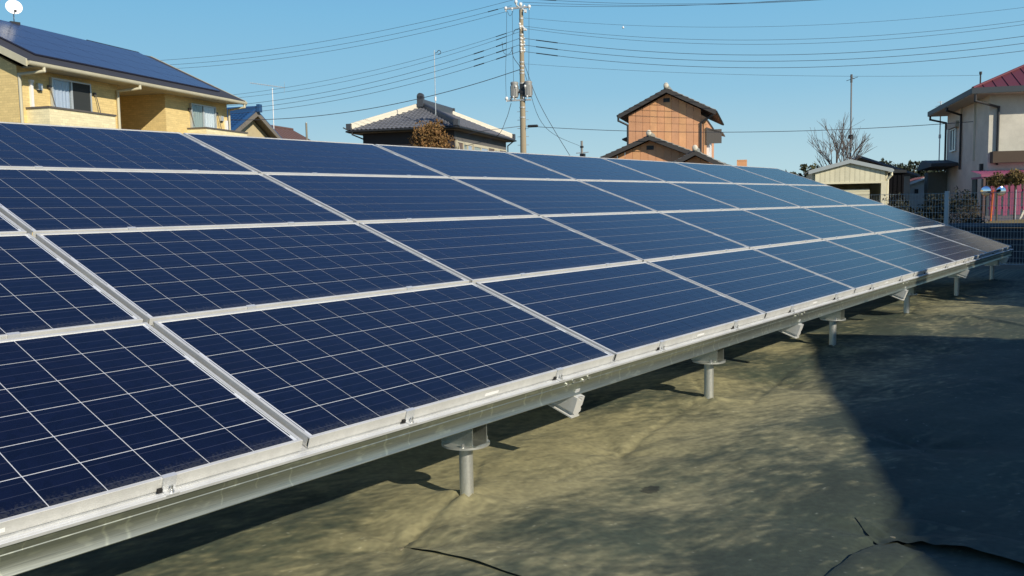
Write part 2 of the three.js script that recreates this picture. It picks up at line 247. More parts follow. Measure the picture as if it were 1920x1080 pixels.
  // loose leads hanging under the modules
  add('cable', [tube([V(.72, -.2, -.55), V(.85, -.27, -.5), V(1.0, -.25, -.6)], .004, 12, 5), tube([V(1.85, -.18, -.4), V(2.0, -.23, -.4), V(2.2, -.2, -.5)], .004, 12, 5), tube([V(5.0, -.2, -.4), V(5.2, -.25, -.4), V(5.5, -.2, -.45)], .004, 12, 5)], mat(.03, .03, .03, .6), o);
}

/* ------------------------------------------------------------------ mesh fence beyond the array */
{
  const t = thing('mesh_fence', 'pale welded wire mesh fence with square posts behind the array', 'fence', [16, G0, 0]);
  const mW = mat(.5, .56, .55, .5, .2), mP = mat(.42, .46, .48, .45, .3);
  const z0 = -9.39;
  for (let k = 0; k < 8; k++) { const z = z0 + 2 * k; const p = add('post', [box(-.032, .032, -.15, 1.38, z - .032, z + .032)], mP, t); add('cap', box(-.035, .035, 1.38, 1.392, z - .035, z + .035), mP, p); }
  for (let k = 0; k < 7; k++) {
    const a = z0 + 2 * k, g = [];
    for (let i = 1; i < 40; i++) g.push(bar(V(.036, .06, a + i * .05), V(.036, 1.36, a + i * .05), .0022, 5));
    for (let j = 0; j <= 11; j++) g.push(bar(V(.036, .07 + j * .1165, a), V(.036, .07 + j * .1165, a + 2), .0026, 5));
    for (const y of [.07, 1.35]) g.push(bar(V(.046, y, a), V(.046, y, a + 2), .004, 5));
    const q = add('wire_mesh', g, mW, t); q.userData.kind = 'stuff';
  }
}

/* ------------------------------------------------------------------ materials for the houses */
const sidingTex = (r, g, b) => { // small facing tiles, too far off to tell apart
  const t = tex(512, 512, (u, v, c) => { const rows = 24, row = Math.floor(v * rows), x = u * 10 + (row % 2) * .5, col = Math.floor(x), fx = x - col, fy = v * rows - row; const j = fx < .03 || fy < .10; const k = (j ? .72 : .92 + .16 * (hash2(col % 10, row) - .5)) * (.94 + .12 * tnoise(u, v, 60, 4)); c[0] = S8(r * k); c[1] = S8(g * k); c[2] = S8(b * k); });
  t.repeat.set(1 / 1.8, 1 / 1.8); return t;
};
M.siding = mat(1, 1, 1, .75, 0, { map: sidingTex(.80, .61, .27) });
M.cream = mat(1, 1, 1, .75, 0, { map: sidingTex(.90, .80, .50) });
M.trim = grimed(.62, .58, .42, .5, 0, .5);
M.whitePipe = mat(.80, .80, .78, .45);
M.copper = mat(.12, .105, .09, .5);
M.darkRoof = grimed(.055, .055, .06, .7, 0, .7);
M.soffit = mat(.42, .38, .28, .8);
M.glass = mat(.03, .035, .04, .06, 0, { clearcoat: 1, clearcoatRoughness: .03 });
M.screen = mat(.03, .035, .035, .7);
M.alframe = mat(.55, .58, .58, .4, .4);
M.curtain = mat(.55, .58, .66, .9);
M.curtainGreen = mat(.38, .42, .36, .9);
M.roofPV = new THREE.MeshPhysicalMaterial({ color: lin(.03, .035, .065), roughness: .4, clearcoat: .8, clearcoatRoughness: .22, specularIntensity: .3 });
M.black = mat(.02, .022, .024, .55);
const winGeo = { };
// a sliding window in a wall facing +z (face = 1, plane z) or facing -x (side); returns the part
function slidingWindow(parent, x0, x1, y0, y1, z, left, right) {
  const w = add('window', [box(x0, x1, y0, y0 + .05, z - .06, z + .035), box(x0, x1, y1 - .05, y1, z - .06, z + .035), box(x0, x0 + .05, y0 + .05, y1 - .05, z - .06, z + .035), box(x1 - .05, x1, y0 + .05, y1 - .05, z - .06, z + .035), box((x0 + x1) / 2 - .03, (x0 + x1) / 2 + .03, y0 + .05, y1 - .05, z - .05, z + .02)], M.alframe, parent);
  const xm = (x0 + x1) / 2, one = (a, b, kind, zz) => {
    if (kind === 'screen') { add('pane', box(a, b, y0 + .05, y1 - .05, zz - .006, zz), M.screen, w); return; }
    add('pane', box(a, b, y0 + .05, y1 - .05, zz - .006, zz), M.paneClear, w);
    const g = new THREE.PlaneGeometry(b - a, y1 - y0 - .1, 40, 1), p = g.attributes.position; for (let i = 0; i < p.count; i++) p.setZ(i, .018 * Math.sin(p.getX(i) * 42 + 1) + .008 * Math.sin(p.getX(i) * 97)); g.computeVertexNormals(); g.translate((a + b) / 2, (y0 + y1) / 2, zz - .04); add('curtain', g, kind === 'green' ? M.curtainGreen : kind === 'white' ? M.whitePipe : M.curtain, w);
  };
  one(x0 + .05, xm - .03, left, z - .008); one(xm + .03, x1 - .05, right, z + .012);
  return w;
}
M.paneClear = new THREE.MeshPhysicalMaterial({ color: lin(.9, .93, .95), transmission: 1, thickness: 0, roughness: .02, ior: 1.5 });
function pipe(name, pts, r, m, parent) { const c = new THREE.CurvePath(); for (let i = 0; i < pts.length - 1; i++) c.add(new THREE.LineCurve3(pts[i], pts[i + 1])); const g = []; for (let i = 0; i < pts.length - 1; i++) { g.push(bar(pts[i], pts[i + 1], r, 10)); if (i) { const s = new THREE.SphereGeometry(r * 1.12, 10, 8); s.translate(...pts[i].toArray()); g.push(s); } } return add(name, g, m, parent); }

/* ------------------------------------------------------------------ beige two-storey house with solar roof */
{
  const h = thing('apartment_house', 'beige tiled two-storey house with solar panels covering its dark roof', 'house', [10.8, G0, -25.63], TH);
  const ey = 5.8, ry = 7.9, D = 9, top = 5.74;
  const wl = [box(.1, 4.5, 0, top, -8.4, -.65), box(4.5, 7.05, 0, top, -8.4, -5.2), box(7.05, 11.1, 0, top, -8.4, -.65)];
  const wallm = add('wall', uvm(join(wl)), M.siding, h);
  for (const x of [.1, 10.9]) add('gable_wall', uvm(prismX([[-.65, top], [-4.5, ry - .22], [-8.35, top]], x, x + .2)), M.siding, h);
  const slope = (z0, y0, z1, y1, th) => [[z0, y0], [z1, y1], [z1, y1 + th], [z0, y0 + th]];
  const roof = add('roof', uvm(join([prismX([[.05, ey - .02], [.05, ey + .05], [-4.5, ry + .08], [-4.5, ry - .04]], -.2, 11.4), prismX([[-9.05, ey - .02], [-4.5, ry - .04], [-4.5, ry + .08], [-9.05, ey + .05]], -.2, 11.4)])), M.darkRoof, h);
  add('ridge_cap', prismX([[-4.3, ry + .02], [-4.5, ry + .15], [-4.7, ry + .02]], 7.6, 10.6), M.black, roof);
  add('soffit', [box(.3, 11.1, ey - .1, ey - .06, -.65, -.03), box(4.5, 7.05, ey - .11, ey - .07, -5.2, -.65)], M.soffit, h);
  const gut = []; for (let i = 0; i <= 8; i++) { const a = Math.PI + Math.PI * i / 8; gut.push([.07 + .07 * Math.cos(a), ey - .03 + .09 * Math.sin(a)]); }
  add('gutter', prismX([...gut, [.14, ey + .005], [0, ey + .005]], -.2, 11.42), M.trim, h);
  for (const x of [[-.26, -.2], [11.4, 11.46]]) add('bargeboard', prismX([[.06, ey - .16], [.06, ey + .06], [-4.5, ry + .1], [-9.05, ey + .06], [-9.05, ey - .16], [-4.5, ry - .14]], x[0], x[1]), M.trim, h);
  // roof-mounted solar panels: 4 courses, on the sunny slope
  const dir = V(0, ry - ey, -4.5).normalize(), len = Math.hypot(ry - ey, 4.5), nrm = V(0, 4.5, ry - ey).normalize();
  const cnt = [[7, .75, 10.5], [7, .75, 10.5], [7, .75, 10.5], [7, .75, 10.5]];
  cnt.forEach(([n, a, b], r) => { const s0 = .62 + r * 1.06, s1 = s0 + 1.04; for (let k = 0; k < n; k++) { const w = (b - a) / n, g = new THREE.BoxGeometry(w - .018, .045, s1 - s0); g.rotateX(Math.atan2(ry - ey, 4.5)); const c = V(a + w * (k + .5), ey + .06, 0).addScaledVector(dir, (s0 + s1) / 2).addScaledVector(nrm, .06); g.translate(c.x, c.y, c.z); add('roof_solar_panel', g, M.roofPV, roof); } });
  // balconies
  const balc = (x0, x1, y) => { const b = add('balcony', uvm(join([box(x0, x1, y - 1.35, y, .1, .2), box(x0, x0 + .1, y - 1.35, y, -.65, .1), box(x1 - .1, x1, y - 1.35, y, -.65, .1), box(x0 + .1, x1 - .1, y - 1.35, y - 1.2, -.65, .1)])), M.cream, h); add('coping', [box(x0 - .03, x1 + .03, y, y + .055, .06, .235), box(x0 - .03, x0 + .13, y, y + .055, -.65, .06), box(x1 - .13, x1 + .03, y, y + .055, -.65, .06)], M.copper, b); };
  balc(.38, 3.26, 4.47); balc(8.34, 11.2, 4.47);
  slidingWindow(h, 1.36, 3.08, 3.5, 5.56, -.575, 'blue', 'screen'); slidingWindow(h, 8.52, 10.16, 3.5, 5.5, -.575, 'green', 'white');
  pipe('downpipe', [V(.42, ey - .1, .07), V(.42, ey - .22, .07), V(.12, ey - .32, -.58), V(.12, 0, -.58)], .05, M.trim, h);
  pipe('downpipe', [V(4.75, ey - .1, .07), V(4.75, ey - .22, .07), V(4.40, ey - .32, -.58), V(4.40, 0, -.58)], .05, M.trim, h);
  pipe('downpipe', [V(11.3, ey - .1, .07), V(11.3, ey - .22, .07), V(11.14, ey - .32, -.58), V(11.14, 0, -.58)], .045, M.trim, h);
  add('air_duct', [box(.54, .64, 3.3, 5.3, -.65, -.58), box(.52, .66, 5.3, 5.38, -.65, -.56)], M.whitePipe, h); add('air_duct', [box(10.88, 11.02, 3.3, 5.02, -.65, -.57)], M.whitePipe, h);
  for (const [x, y] of [[.9, 5.2], [10.6, 5.08]]) { const v = add('vent_hood', [box(x - .09, x + .09, y - .1, y + .1, -.65, -.55)], M.alframe, h); add('vent_slot', box(x - .07, x + .07, y - .13, y - .1, -.64, -.57), M.black, v); }
  for (const x of [1.3, 3.3, 8.46, 10.3]) add('laundry_bracket', [box(x - .04, x + .04, 5.2, 5.3, -.65, -.57), bar(V(x, 5.2, -.55), V(x + .12, 4.6, -.5), .014, 6)], M.copper, h);
  // satellite dish
  const dsh = thing('satellite_dish', 'white satellite dish on short mast above the solar roof ridge', 'satellite dish', V(10.8, G0, -25.63).addScaledVector(E1, 4.02).addScaledVector(E2, -4.45).add(V(0, ry + .08, 0)).toArray(), 0);
  const prof = []; for (let i = 0; i <= 10; i++) { const r = .27 * i / 10; prof.push(new THREE.Vector2(r, r * r * .55)); } for (let i = 10; i >= 0; i--) { const r = .27 * i / 10; prof.push(new THREE.Vector2(r, r * r * .55 - .012)); }
  const dg = new THREE.LatheGeometry(prof, 40); dg.rotateX(Math.PI / 2 - .3); dg.rotateY(-.32); dg.translate(0, .56, .06); add('reflector', dg, mat(.82, .82, .82, .4), dsh);
  add('mast', [bar(V(0, 0, 0), V(0, .5, 0), .022, 10)], M.alframe, dsh); add('base', [box(-.16, .16, -.03, .06, -.12, .12)], M.black, dsh);
  add('feed_arm', [bar(V(0, .34, .04), V(-.12, .36, .42), .012, 6), box(-.15, -.09, .33, .40, .39, .46)], M.black, dsh);
}

/* ------------------------------------------------------------------ tiled roof slopes */
// eave from x = 0 to L at z = 0, rising to `rise` at z = -run; hipL / hipR cut the ends at 45 degrees
function tiled(L, run, rise, hipL, hipR, tw = .27, course = .30, wave = .045) {
  const n = Math.round(L / tw), w = L / n, rows = Math.round(Math.hypot(run, rise) / course), pos = [], prof = [0, .55, 1, .78, .25, 0], px = [0, .14, .34, .55, .78, 1];
  const P = (x, t, hgt) => { const k = 1 / Math.hypot(run, rise); return [x, t * rise + hgt * run * k, -t * run + hgt * rise * k]; };
  const quad = (a, b, c, d) => pos.push(...a, ...b, ...c, ...a, ...c, ...d);
  for (let i = 0; i < n; i++) {
    const xc = (i + .5) * w; let tm = 1; if (hipL) tm = Math.min(tm, xc / run); if (hipR) tm = Math.min(tm, (L - xc) / run);
    for (let j = 0; j < rows; j++) {
      const t0 = j / rows, t1 = Math.min((j + 1) / rows, tm); if (t0 >= tm) break;
      const jit = .006 * (hash2(i, j + L * 10 | 0) - .5);
      for (let k = 0; k < 5; k++) { const xa = (i + px[k]) * w, xb = (i + px[k + 1]) * w, ha = prof[k] * wave + jit, hb = prof[k + 1] * wave + jit; quad(P(xa, t0, ha + .035), P(xb, t0, hb + .035), P(xb, t1, hb), P(xa, t1, ha)); quad(P(xa, t0, ha - .005), P(xb, t0, hb - .005), P(xb, t0, hb + .035), P(xa, t0, ha + .035)); }
    }
  }
  const g = new THREE.BufferGeometry(); g.setAttribute('position', new THREE.Float32BufferAttribute(pos, 3)); g.computeVertexNormals(); g.setAttribute('uv', new THREE.Float32BufferAttribute(new Float32Array(pos.length / 3 * 2), 2)); uvm(g, 2); return g;
}
M.kawara = grimed(.19, .195, .21, .45, 0, 1); M.kawaraDark = grimed(.075, .08, .09, .45, 0, 1); M.plaster = grimed(.78, .72, .58, .8, 0, .5); M.blueTile = grimed(.025, .085, .215, .3, 0, 1);
function ridgeBar(p, q, w, h, m, parent, name = 'ridge') { // stacked ridge tiles with a round cap
  const g = [beam(p, q, w, h)]; const up = V(0, h / 2 + .01, 0); g.push(bar(p.clone().add(up), q.clone().add(up), w * .48, 12)); return add(name, g, m, parent);
}

/* ------------------------------------------------------------------ traditional house with grey tiles */
{
  const h = thing('tiled_house', 'traditional house with grey tiled hip roof and white plastered ridges', 'house', [36.47, G0, -31.16], TH);
  const ey = 5.8, L = 12, D = 6.85, run = D / 2, rise = 1.58;
  const f1 = tiled(L, run, rise, true, true); f1.translate(0, ey, 0);
  const f2 = tiled(D, run, rise, true, true); f2.rotateY(-Math.PI / 2); f2.translate(0, ey, -D);          // faces -x
  const f3 = tiled(L, run, rise, true, true); f3.rotateY(Math.PI); f3.translate(L, ey, -D);
  const f4 = tiled(D, run, rise, true, true); f4.rotateY(Math.PI / 2); f4.translate(L, ey, 0);
  for (const f of [f1, f2, f3, f4]) add('roof_slope', f, M.kawara, h);
  { const b = new THREE.BufferGeometry(), c = [V(0, ey - .01, 0), V(L, ey - .01, 0), V(L, ey - .01, -D), V(0, ey - .01, -D), V(run, ey + rise - .02, -run), V(L - run, ey + rise - .02, -run)], t = [[0, 1, 5], [0, 5, 4], [1, 2, 5], [2, 3, 4], [2, 4, 5], [3, 0, 4]]; const pos = []; t.forEach(k => k.forEach(i => pos.push(...c[i].toArray()))); b.setAttribute('position', new THREE.Float32BufferAttribute(pos, 3)); b.computeVertexNormals(); add('roof_deck', [b], M.kawaraDark, h); }
  const R1 = V(run, ey + rise + .1, -run), R2 = V(L - run, ey + rise + .1, -run);
  const main = ridgeBar(R1.clone().add(V(-.15, .05, 0)), R2.clone().add(V(.1, .05, 0)), .26, .34, M.kawaraDark, h, 'main_ridge');
  add('ridge_end_tile', [box(run - .42, run - .16, ey + rise - .05, ey + rise + .58, -run - .2, -run + .2), (() => { const g = new THREE.CylinderGeometry(.2, .2, .26, 16); g.rotateZ(Math.PI / 2); g.translate(run - .29, ey + rise + .58, -run); return g; })()], M.kawaraDark, main);
  add('ridge_end_tile', [box(L - run + .1, L - run + .32, ey + rise, ey + rise + .42, -run - .18, -run + .18)], M.kawaraDark, main);
  const hip = (c, r, m, k) => { const q = ridgeBar(c.clone().lerp(r, .05).add(V(0, .12, 0)), r.clone().add(V(0, -.06, 0)), .22, .24, m, h, 'hip_ridge'); const e = c.clone().lerp(r, .03); add('ridge_end_tile', [box(e.x - .15, e.x + .15, e.y - .02, e.y + .34, e.z - .15, e.z + .15)], M.kawaraDark, q); if (k) add('hip_finial', tube([c.clone().add(V(.25, .08, .25)), c.clone().add(V(-.05, .05, .05)), c.clone().add(V(-.22, .16, -.15))], .035, 10, 6), M.black, q); };
  hip(V(0, ey, 0), R1, M.kawaraDark); hip(V(0, ey, -D), R1, M.plaster, 1); hip(V(L, ey, 0), R2, M.plaster); hip(V(L, ey, -D), R2, M.plaster);
  add('eave_board', [box(-.02, L + .02, ey - .14, ey - .015, -.06, .0), box(-.02, .05, ey - .14, ey - .015, -D, -.06), box(L - .05, L + .02, ey - .14, ey - .015, -D, -.06)], M.black, h);
  add('soffit', box(.05, L - .05, ey - .16, ey - .13, -D + .05, -.06), mat(.16, .13, .10, .8), h);
  add('gutter', [bar(V(-.05, ey - .07, .07), V(L + .05, ey - .07, .07), .055, 10), bar(V(-.07, ey - .07, .05), V(-.07, ey - .07, -D - .05), .055, 10)], M.black, h);
  pipe('downpipe', [V(-.07, ey - .1, -D + .35), V(-.07, ey - .25, -D + .35), V(.72, ey - .5, -D + .75), V(.72, 0, -D + .75)], .04, M.black, h);
  pipe('downpipe', [V(L + .02, ey - .1, -.1), V(L - .3, ey - .42, -.42), V(L - .32, 0, -.42)], .04, M.black, h);
  const wz = -.5, wall = add('wall', uvm(join([box(.75, L - .45, 0, ey - .16, -D + .7, wz)])), grimed(.15, .145, .14, .85, 0, .4), h);
  add('side_wall_cladding', uvm(box(.71, .749, 0, ey - .17, -D + .66, wz + .03)), grimed(.045, .038, .042, .8, 0, .5), h);
  const cream = mat(.55, .50, .36, .6), brown = mat(.16, .12, .10, .6);
  const wins = [[2.2, 3.9, 0], [4.15, 7.2, 1], [8.6, 9.7, 0]];
  add('wall_panel', [box(1.2, 11.4, 4.05, 4.98, wz, wz + .025)], brown, h); add('lintel', [box(1.1, 11.5, 4.98, 5.07, wz, wz + .06)], cream, h);
  for (const [a, b] of wins) { const w = add('window', [box(a, b, 4.9, 4.98, wz + .03, wz + .09), box(a, a + .07, 3.7, 4.9, wz + .03, wz + .09), box(b - .07, b, 3.7, 4.9, wz + .03, wz + .09), box((a + b) / 2 - .04, (a + b) / 2 + .04, 3.7, 4.9, wz + .03, wz + .085)], cream, h); const m = (a + b) / 2; add('pane', box(a + .07, m - .04, 3.7, 4.9, wz + .04, wz + .046), mat(.30, .30, .22, .2, 0, { clearcoat: 1 }), w); add('pane', box(m + .04, b - .07, 3.7, 4.9, wz + .055, wz + .061), mat(.36, .40, .48, .15, 0, { clearcoat: 1 }), w); }
  add('corner_post', [box(1.0, 1.12, 3.6, 5.1, wz, wz + .1), bar(V(1.15, 4.9, wz + .1), V(1.6, 4.1, wz + .1), .05, 6)], cream, h);
  const m = thing('roof_mast', 'thin antenna mast with small coil rising above the grey tiled roof', 'antenna', [35.75, G0 + 6.4, -32.15]);
  add('mast', [bar(V(0, 0, 0), V(0, 3.62, 0), .022, 8)], M.alframe, m); add('joint', [bar(V(0, .82, 0), V(0, 1.05, 0), .06, 10)], M.whitePipe, m);
  add('coil', [tube([V(0, 3.45, 0), V(.12, 3.5, .1), V(.2, 3.62, .15), V(.3, 3.55, .22), V(.26, 3.42, .2), V(.16, 3.4, .12)], .018, 24, 6)], M.black, m);
}

/* ------------------------------------------------------------------ orange gabled house */
{
  const h = thing('orange_house', 'orange panel-clad gabled house with small dark attic vent', 'house', [39.75, G0, -17.03], TH);
  const orange = grimed(.80, .40, .20, .7, 0, .4), orange2 = grimed(.84, .44, .21, .7, 0, .5), orange3 = grimed(.76, .39, .205, .7, 0, .6), set = [orange, orange2, orange3], dark = mat(.05, .047, .045, .7), under = mat(.13, .10, .085, .8), rr = rng(5);
  const gableBoards = (x, za, zb, zap, yap, sl, y0, off, parent) => { // upright cladding boards, cut to the gable
    const n = Math.round((zb - za) / .38), w = (zb - za) / n; for (let i = 0; i < n; i++) { const a = za + i * w + .008, b = za + (i + 1) * w - .008, ya = yap - off - sl * Math.abs(a - zap), yb = yap - off - sl * Math.abs(b - zap), pts = [[a, y0], [b, y0], [b, yb]]; if (a < zap && b > zap) pts.push([zap, yap - off]); pts.push([a, ya]); add('cladding_board', uvm(prismX(pts, x - .022, x)), set[Math.floor(rr() * 3)], parent); }
  };
  const roofOver = (x0, x1, za, zap, zb, yap, sl, name, m, hasTiles) => {
    const ya = yap - sl * (zap - za), yb = yap - sl * (zb - zap), r = add(name, [prismX([[za, ya], [zap, yap], [zap, yap - .1], [za, ya - .1]], x0, x1), prismX([[zb, yb], [zb, yb - .1], [zap, yap - .1], [zap, yap]], x0, x1)], under, h);
    const s1 = tiled(x1 - x0, zap - za, yap - ya, false, false, .3, .3, .035), s2 = tiled(x1 - x0, zb - zap, yap - yb, false, false, .3, .3, .035);
    s1.rotateY(Math.PI); s1.translate(x1, ya + .012, za); s2.translate(x0, yb + .012, zb); add('roof_tiles', s1, m, r); add('roof_tiles', s2, m, r);
    add('bargeboard', prismX([[za - .02, ya - .2], [za - .02, ya + .02], [zap, yap + .02], [zb + .02, yb + .02], [zb + .02, yb - .2], [zap, yap - .2]], x0 - .04, x0 + .01), dark, r);
    const rb = add('ridge', [bar(V(x0 - .06, yap + .1, zap), V(x1, yap + .1, zap), .13, 12), box(x0 - .02, x1, yap - .02, yap + .1, zap - .12, zap + .12)], m, r); const e = new THREE.SphereGeometry(.13, 14, 10); e.scale(.5, 1.1, 1); e.translate(x0 - .08, yap + .14, zap); add('ridge_end_tile', e, M.plaster, rb);
    return r;
  };
  const tile = grimed(.36, .37, .33, .6, 0, 1);
  // upper storey
  const wallBox = add('wall', [box(.42, 7.4, 0, 5.5, -4.38, -.45), prismX([[-4.38, 5.5], [-.45, 5.5], [-2.415, 6.6]], .42, 7.4)], orange, h);
  gableBoards(.42, -4.38, -.72, -2.415, 7.0, .5, 2.5, .24, wallBox);
  roofOver(0, 7.8, -4.83, -2.415, 0, 7.0, .5, 'roof', tile);
  add('attic_vent', [box(.38, .41, 6.36, 6.56, -2.6, -2.28), ...[0, 1, 2].map(i => box(.365, .39, 6.38 + i * .06, 6.41 + i * .06, -2.6, -2.28))], M.black, h);
  pipe('downpipe', [V(.05, 5.72, -4.86), V(.1, 5.5, -4.86), V(.36, 5.28, -4.42), V(.36, 2.5, -4.42)], .05, M.black, h);
  pipe('downpipe', [V(.0, 5.75, -.05), V(.12, 5.6, -.12), V(.36, 5.25, -.72), V(.36, 2.5, -.72)], .05, dark, h);
  add('gutter', [bar(V(-.02, 5.74, -4.88), V(7.8, 5.74, -4.88), .06, 8), bar(V(-.02, 5.74, .05), V(7.8, 5.74, .05), .06, 8)], M.black, h);
  add('corner_board', box(.38, .42, 2.5, 5.4, -.58, -.44), orange2, h);
  add('shutter_case', [box(.5, 2.4, 3.4, 4.7, -.45, -.30)], M.whitePipe, h);
  add('window_hood', [prismX([[-.45, 5.02], [.38, 4.72], [.38, 4.66], [-.45, 4.9]], .3, 2.6), box(.3, .36, 4.2, 4.9, -.44, .3)], M.copper, h);
  add('side_hood', [prismX([[-4.38, 4.75], [-4.75, 4.62], [-4.75, 4.55], [-4.38, 4.6]], .6, 2.2)], M.black, h);
  // lower wing
  const low = add('lower_wall', [box(-.8, .4, 0, 3.0, -5.6, .3), prismX([[-5.6, 3.0], [.3, 3.0], [-3.13, 4.25]], -.8, .38)], orange, h);
  gableBoards(-.8, -5.55, .25, -3.13, 4.58, .41, 1.5, .22, low);
  roofOver(-1.25, .38, -6.1, -3.13, 1.1, 4.58, .41, 'lower_roof', tile);
  add('attic_vent', [box(-.86, -.83, 3.92, 4.12, -3.3, -2.95)], M.black, h);
  const por = add('porch_wall', [box(-2.1, -.9, 0, 2.5, -2.0, .5), prismX([[-2.0, 2.5], [.5, 2.5], [-.8, 3.3]], -2.1, -.9)], orange, h);
  gableBoards(-2.1, -2.0, .5, -.8, 3.7, .52, 1.2, .24, por);
  roofOver(-2.5, -.9, -2.9, -.8, 1.3, 3.7, .52, 'porch_roof', tile);
  add('chimney', [box(2.0, 2.5, 0, 3.42, 1.0, 1.5)], orange2, h);
}

/* ------------------------------------------------------------------ blue-tiled, brown-roofed and grey-roofed houses behind */
{
  const h = thing('blue_roof_house', 'cream gabled house with glossy blue tiled roof', 'house', [32.62, G0, -44.24], TH);
  const ya = 7.34, run = 3.3, rise = 1.8, L = 8.5, cream = grimed(.66, .55, .33, .8, 0, .3), under = mat(.12, .105, .08, .8);
  const s = tiled(L, run, rise, false, false); s.rotateY(-Math.PI / 2); s.translate(-run, ya - rise, -L); add('roof_slope', s, M.blueTile, h);
  const s2 = tiled(L, run, rise, false, false); s2.rotateY(Math.PI / 2); s2.translate(run, ya - rise, 0); add('roof_slope', s2, M.blueTile, h);
  add('bargeboard', prismZ([[-run, ya - rise - .26], [-run, ya - rise + .01], [0, ya + .01], [run, ya - rise + .01], [run, ya - rise - .26], [0, ya - .28]], -.02, .05), mat(.19, .17, .14, .7), h);
  add('soffit', [prismZ([[-run, ya - rise - .09], [0, ya - .09], [run, ya - rise - .09], [run, ya - rise - .13], [0, ya - .13], [-run, ya - rise - .13]], -L, -.02)], under, h);
  add('wall', uvm(join([box(-run + .5, run - .5, 0, ya - rise + .1, -L + .5, -.62), prismZ([[-run + .5, ya - rise + .1], [run - .5, ya - rise + .1], [0, ya - .2]], -L + .5, -.62)])), cream, h);
  const r = ridgeBar(V(0, ya + .08, .1), V(0, ya + .08, -L), .24, .26, M.blueTile, h, 'main_ridge'); add('ridge_end_tile', [box(-.17, .17, ya - .06, ya + .42, .06, .26)], M.blueTile, r);
  for (const x of [-run, run]) { const q = ridgeBar(V(0, ya + .06, -.12), V(x, ya - rise + .05, -.12), .2, .08, M.blueTile, h, 'verge_ridge'); }
}
{
  const h = thing('brown_roof_house', 'far house of which only a plain brown roof shows', 'house', [43.72, G0, -54.52], TH);
  const brown = grimed(.17, .10, .085, .7, 0, .5), ya = 7.48, run = 3.2, rise = 1.75;
  add('wall', [box(-9.6, -.9, 0, ya - rise, -run + .5, run - .5), prismX([[-run + .5, ya - rise], [run - .5, ya - rise], [0, ya - .3]], -9.6, -.9)], grimed(.4, .36, .3, .8, 0, .4), h);
  const roof = add('roof', [prismX([[run, ya - rise], [0, ya], [0, ya - .12], [run, ya - rise - .12]], -10.2, -.4), prismX([[-run, ya - rise], [-run, ya - rise - .12], [0, ya - .12], [0, ya]], -10.2, -.4)], brown, h);
  for (let k = 0; k < 16; k++) { const x = -10 + k * .62; add('roof_seam', beam(V(x, ya - rise + .02, run), V(x, ya + .02, 0), .04, .05), brown, roof); }
  add('ridge', bar(V(-10.25, ya + .03, 0), V(-.35, ya + .03, 0), .09, 8), brown, roof);
}
{
  const h = thing('grey_roof_house', 'low grey slate roof rising behind the cream metal garage', 'house', [44.4, G0, -12.6], TH);
  add('wall', box(.4, 6, 0, 2.4, .4, 3.6), grimed(.35, .33, .28, .8, 0, .4), h);
  add('roof', [prismX([[0, 2.9], [1.1, 3.52], [1.1, 3.42], [0, 2.8]], 0, 6.4), prismX([[1.1, 3.52], [4, 2.45], [4, 2.35], [1.1, 3.42]], 0, 6.4)], grimed(.12, .15, .19, .45, 0, .6), h);
}

/* ------------------------------------------------------------------ cream metal garage */
{
  const h = thing('metal_garage', 'cream ribbed metal garage with low gable and open shutter', 'garage', [28.24, G0, -8.2], TH);
  const c1 = grimed(.86, .80, .56, .55, 0, .5), c2 = grimed(.83, .78, .55, .55, 0, .6), grey = mat(.42, .46, .45, .45, .2), W = 2.5, ye = 2.24, ya = 2.58, D = 4.6;
  const yTop = z => ye + (ya - ye) * (1 - Math.abs(z - W / 2) / (W / 2)) - .06;
  const nB = 14, w = (W - .3) / nB;
  for (let i = 0; i < nB; i++) { const a = .15 + i * w + .004, b = a + w - .008, pts = [[a, 1.86], [b, 1.86], [b, yTop(b)]]; if (a < W / 2 && b > W / 2) pts.push([W / 2, yTop(W / 2)]); pts.push([a, yTop(a)]); add('gable_board', uvm(prismX(pts, 0, .035)), i % 2 ? c1 : c2, h); }
  add('gable_backing', prismX([[.14, 1.87], [W - .14, 1.87], [W - .14, yTop(W - .14)], [W / 2, yTop(W / 2)], [.14, yTop(.14)]], .02, .05), mat(.3, .27, .17, .7), h);
  add('lintel', box(-.012, .1, 1.80, 1.86, .06, W - .06), c1, h);
  for (const z of [[.05, .22], [W - .27, W - .1]]) add('jamb', box(-.01, .16, 0, 1.80, z[0], z[1]), c1, h);
  for (const z of [.05, W - .15]) add('side_wall', box(.16, D, 0, ye - .04, z, z + .1), c2, h);
  add('rear_wall', box(D - .1, D, 0, ye - .04, .15, W - .15), c2, h);
  for (let k = 0; k < 18; k++) add('shutter_slat', (() => { const g = box(.22, .245, k * .09, k * .09 + .082, .24, W - .6); return g; })(), c2, h);
  add('roof', [prismX([[-.06, ye + .0], [W / 2, ya], [W / 2, ya + .03], [-.06, ye + .03]], -.08, D + .1), prismX([[W + .06, ye], [W + .06, ye + .03], [W / 2, ya + .03], [W / 2, ya]], -.08, D + .1)], grey, h);
  add('fascia', prismX([[-.07, ye - .1], [-.07, ye + .02], [W / 2, ya + .02], [W + .07, ye + .02], [W + .07, ye - .1], [W / 2, ya - .1]], -.11, -.075), grey, h);
  pipe('downpipe', [V(-.02, ye, W + .04), V(-.02, ye - .18, W + .04), V(.04, ye - .32, W - .07), V(.04, 0, W - .07)], .04, c1, h);
  add('gutter', bar(V(-.1, ye - .03, W + .06), V(D, ye - .03, W + .06), .05, 8), grey, h);
}

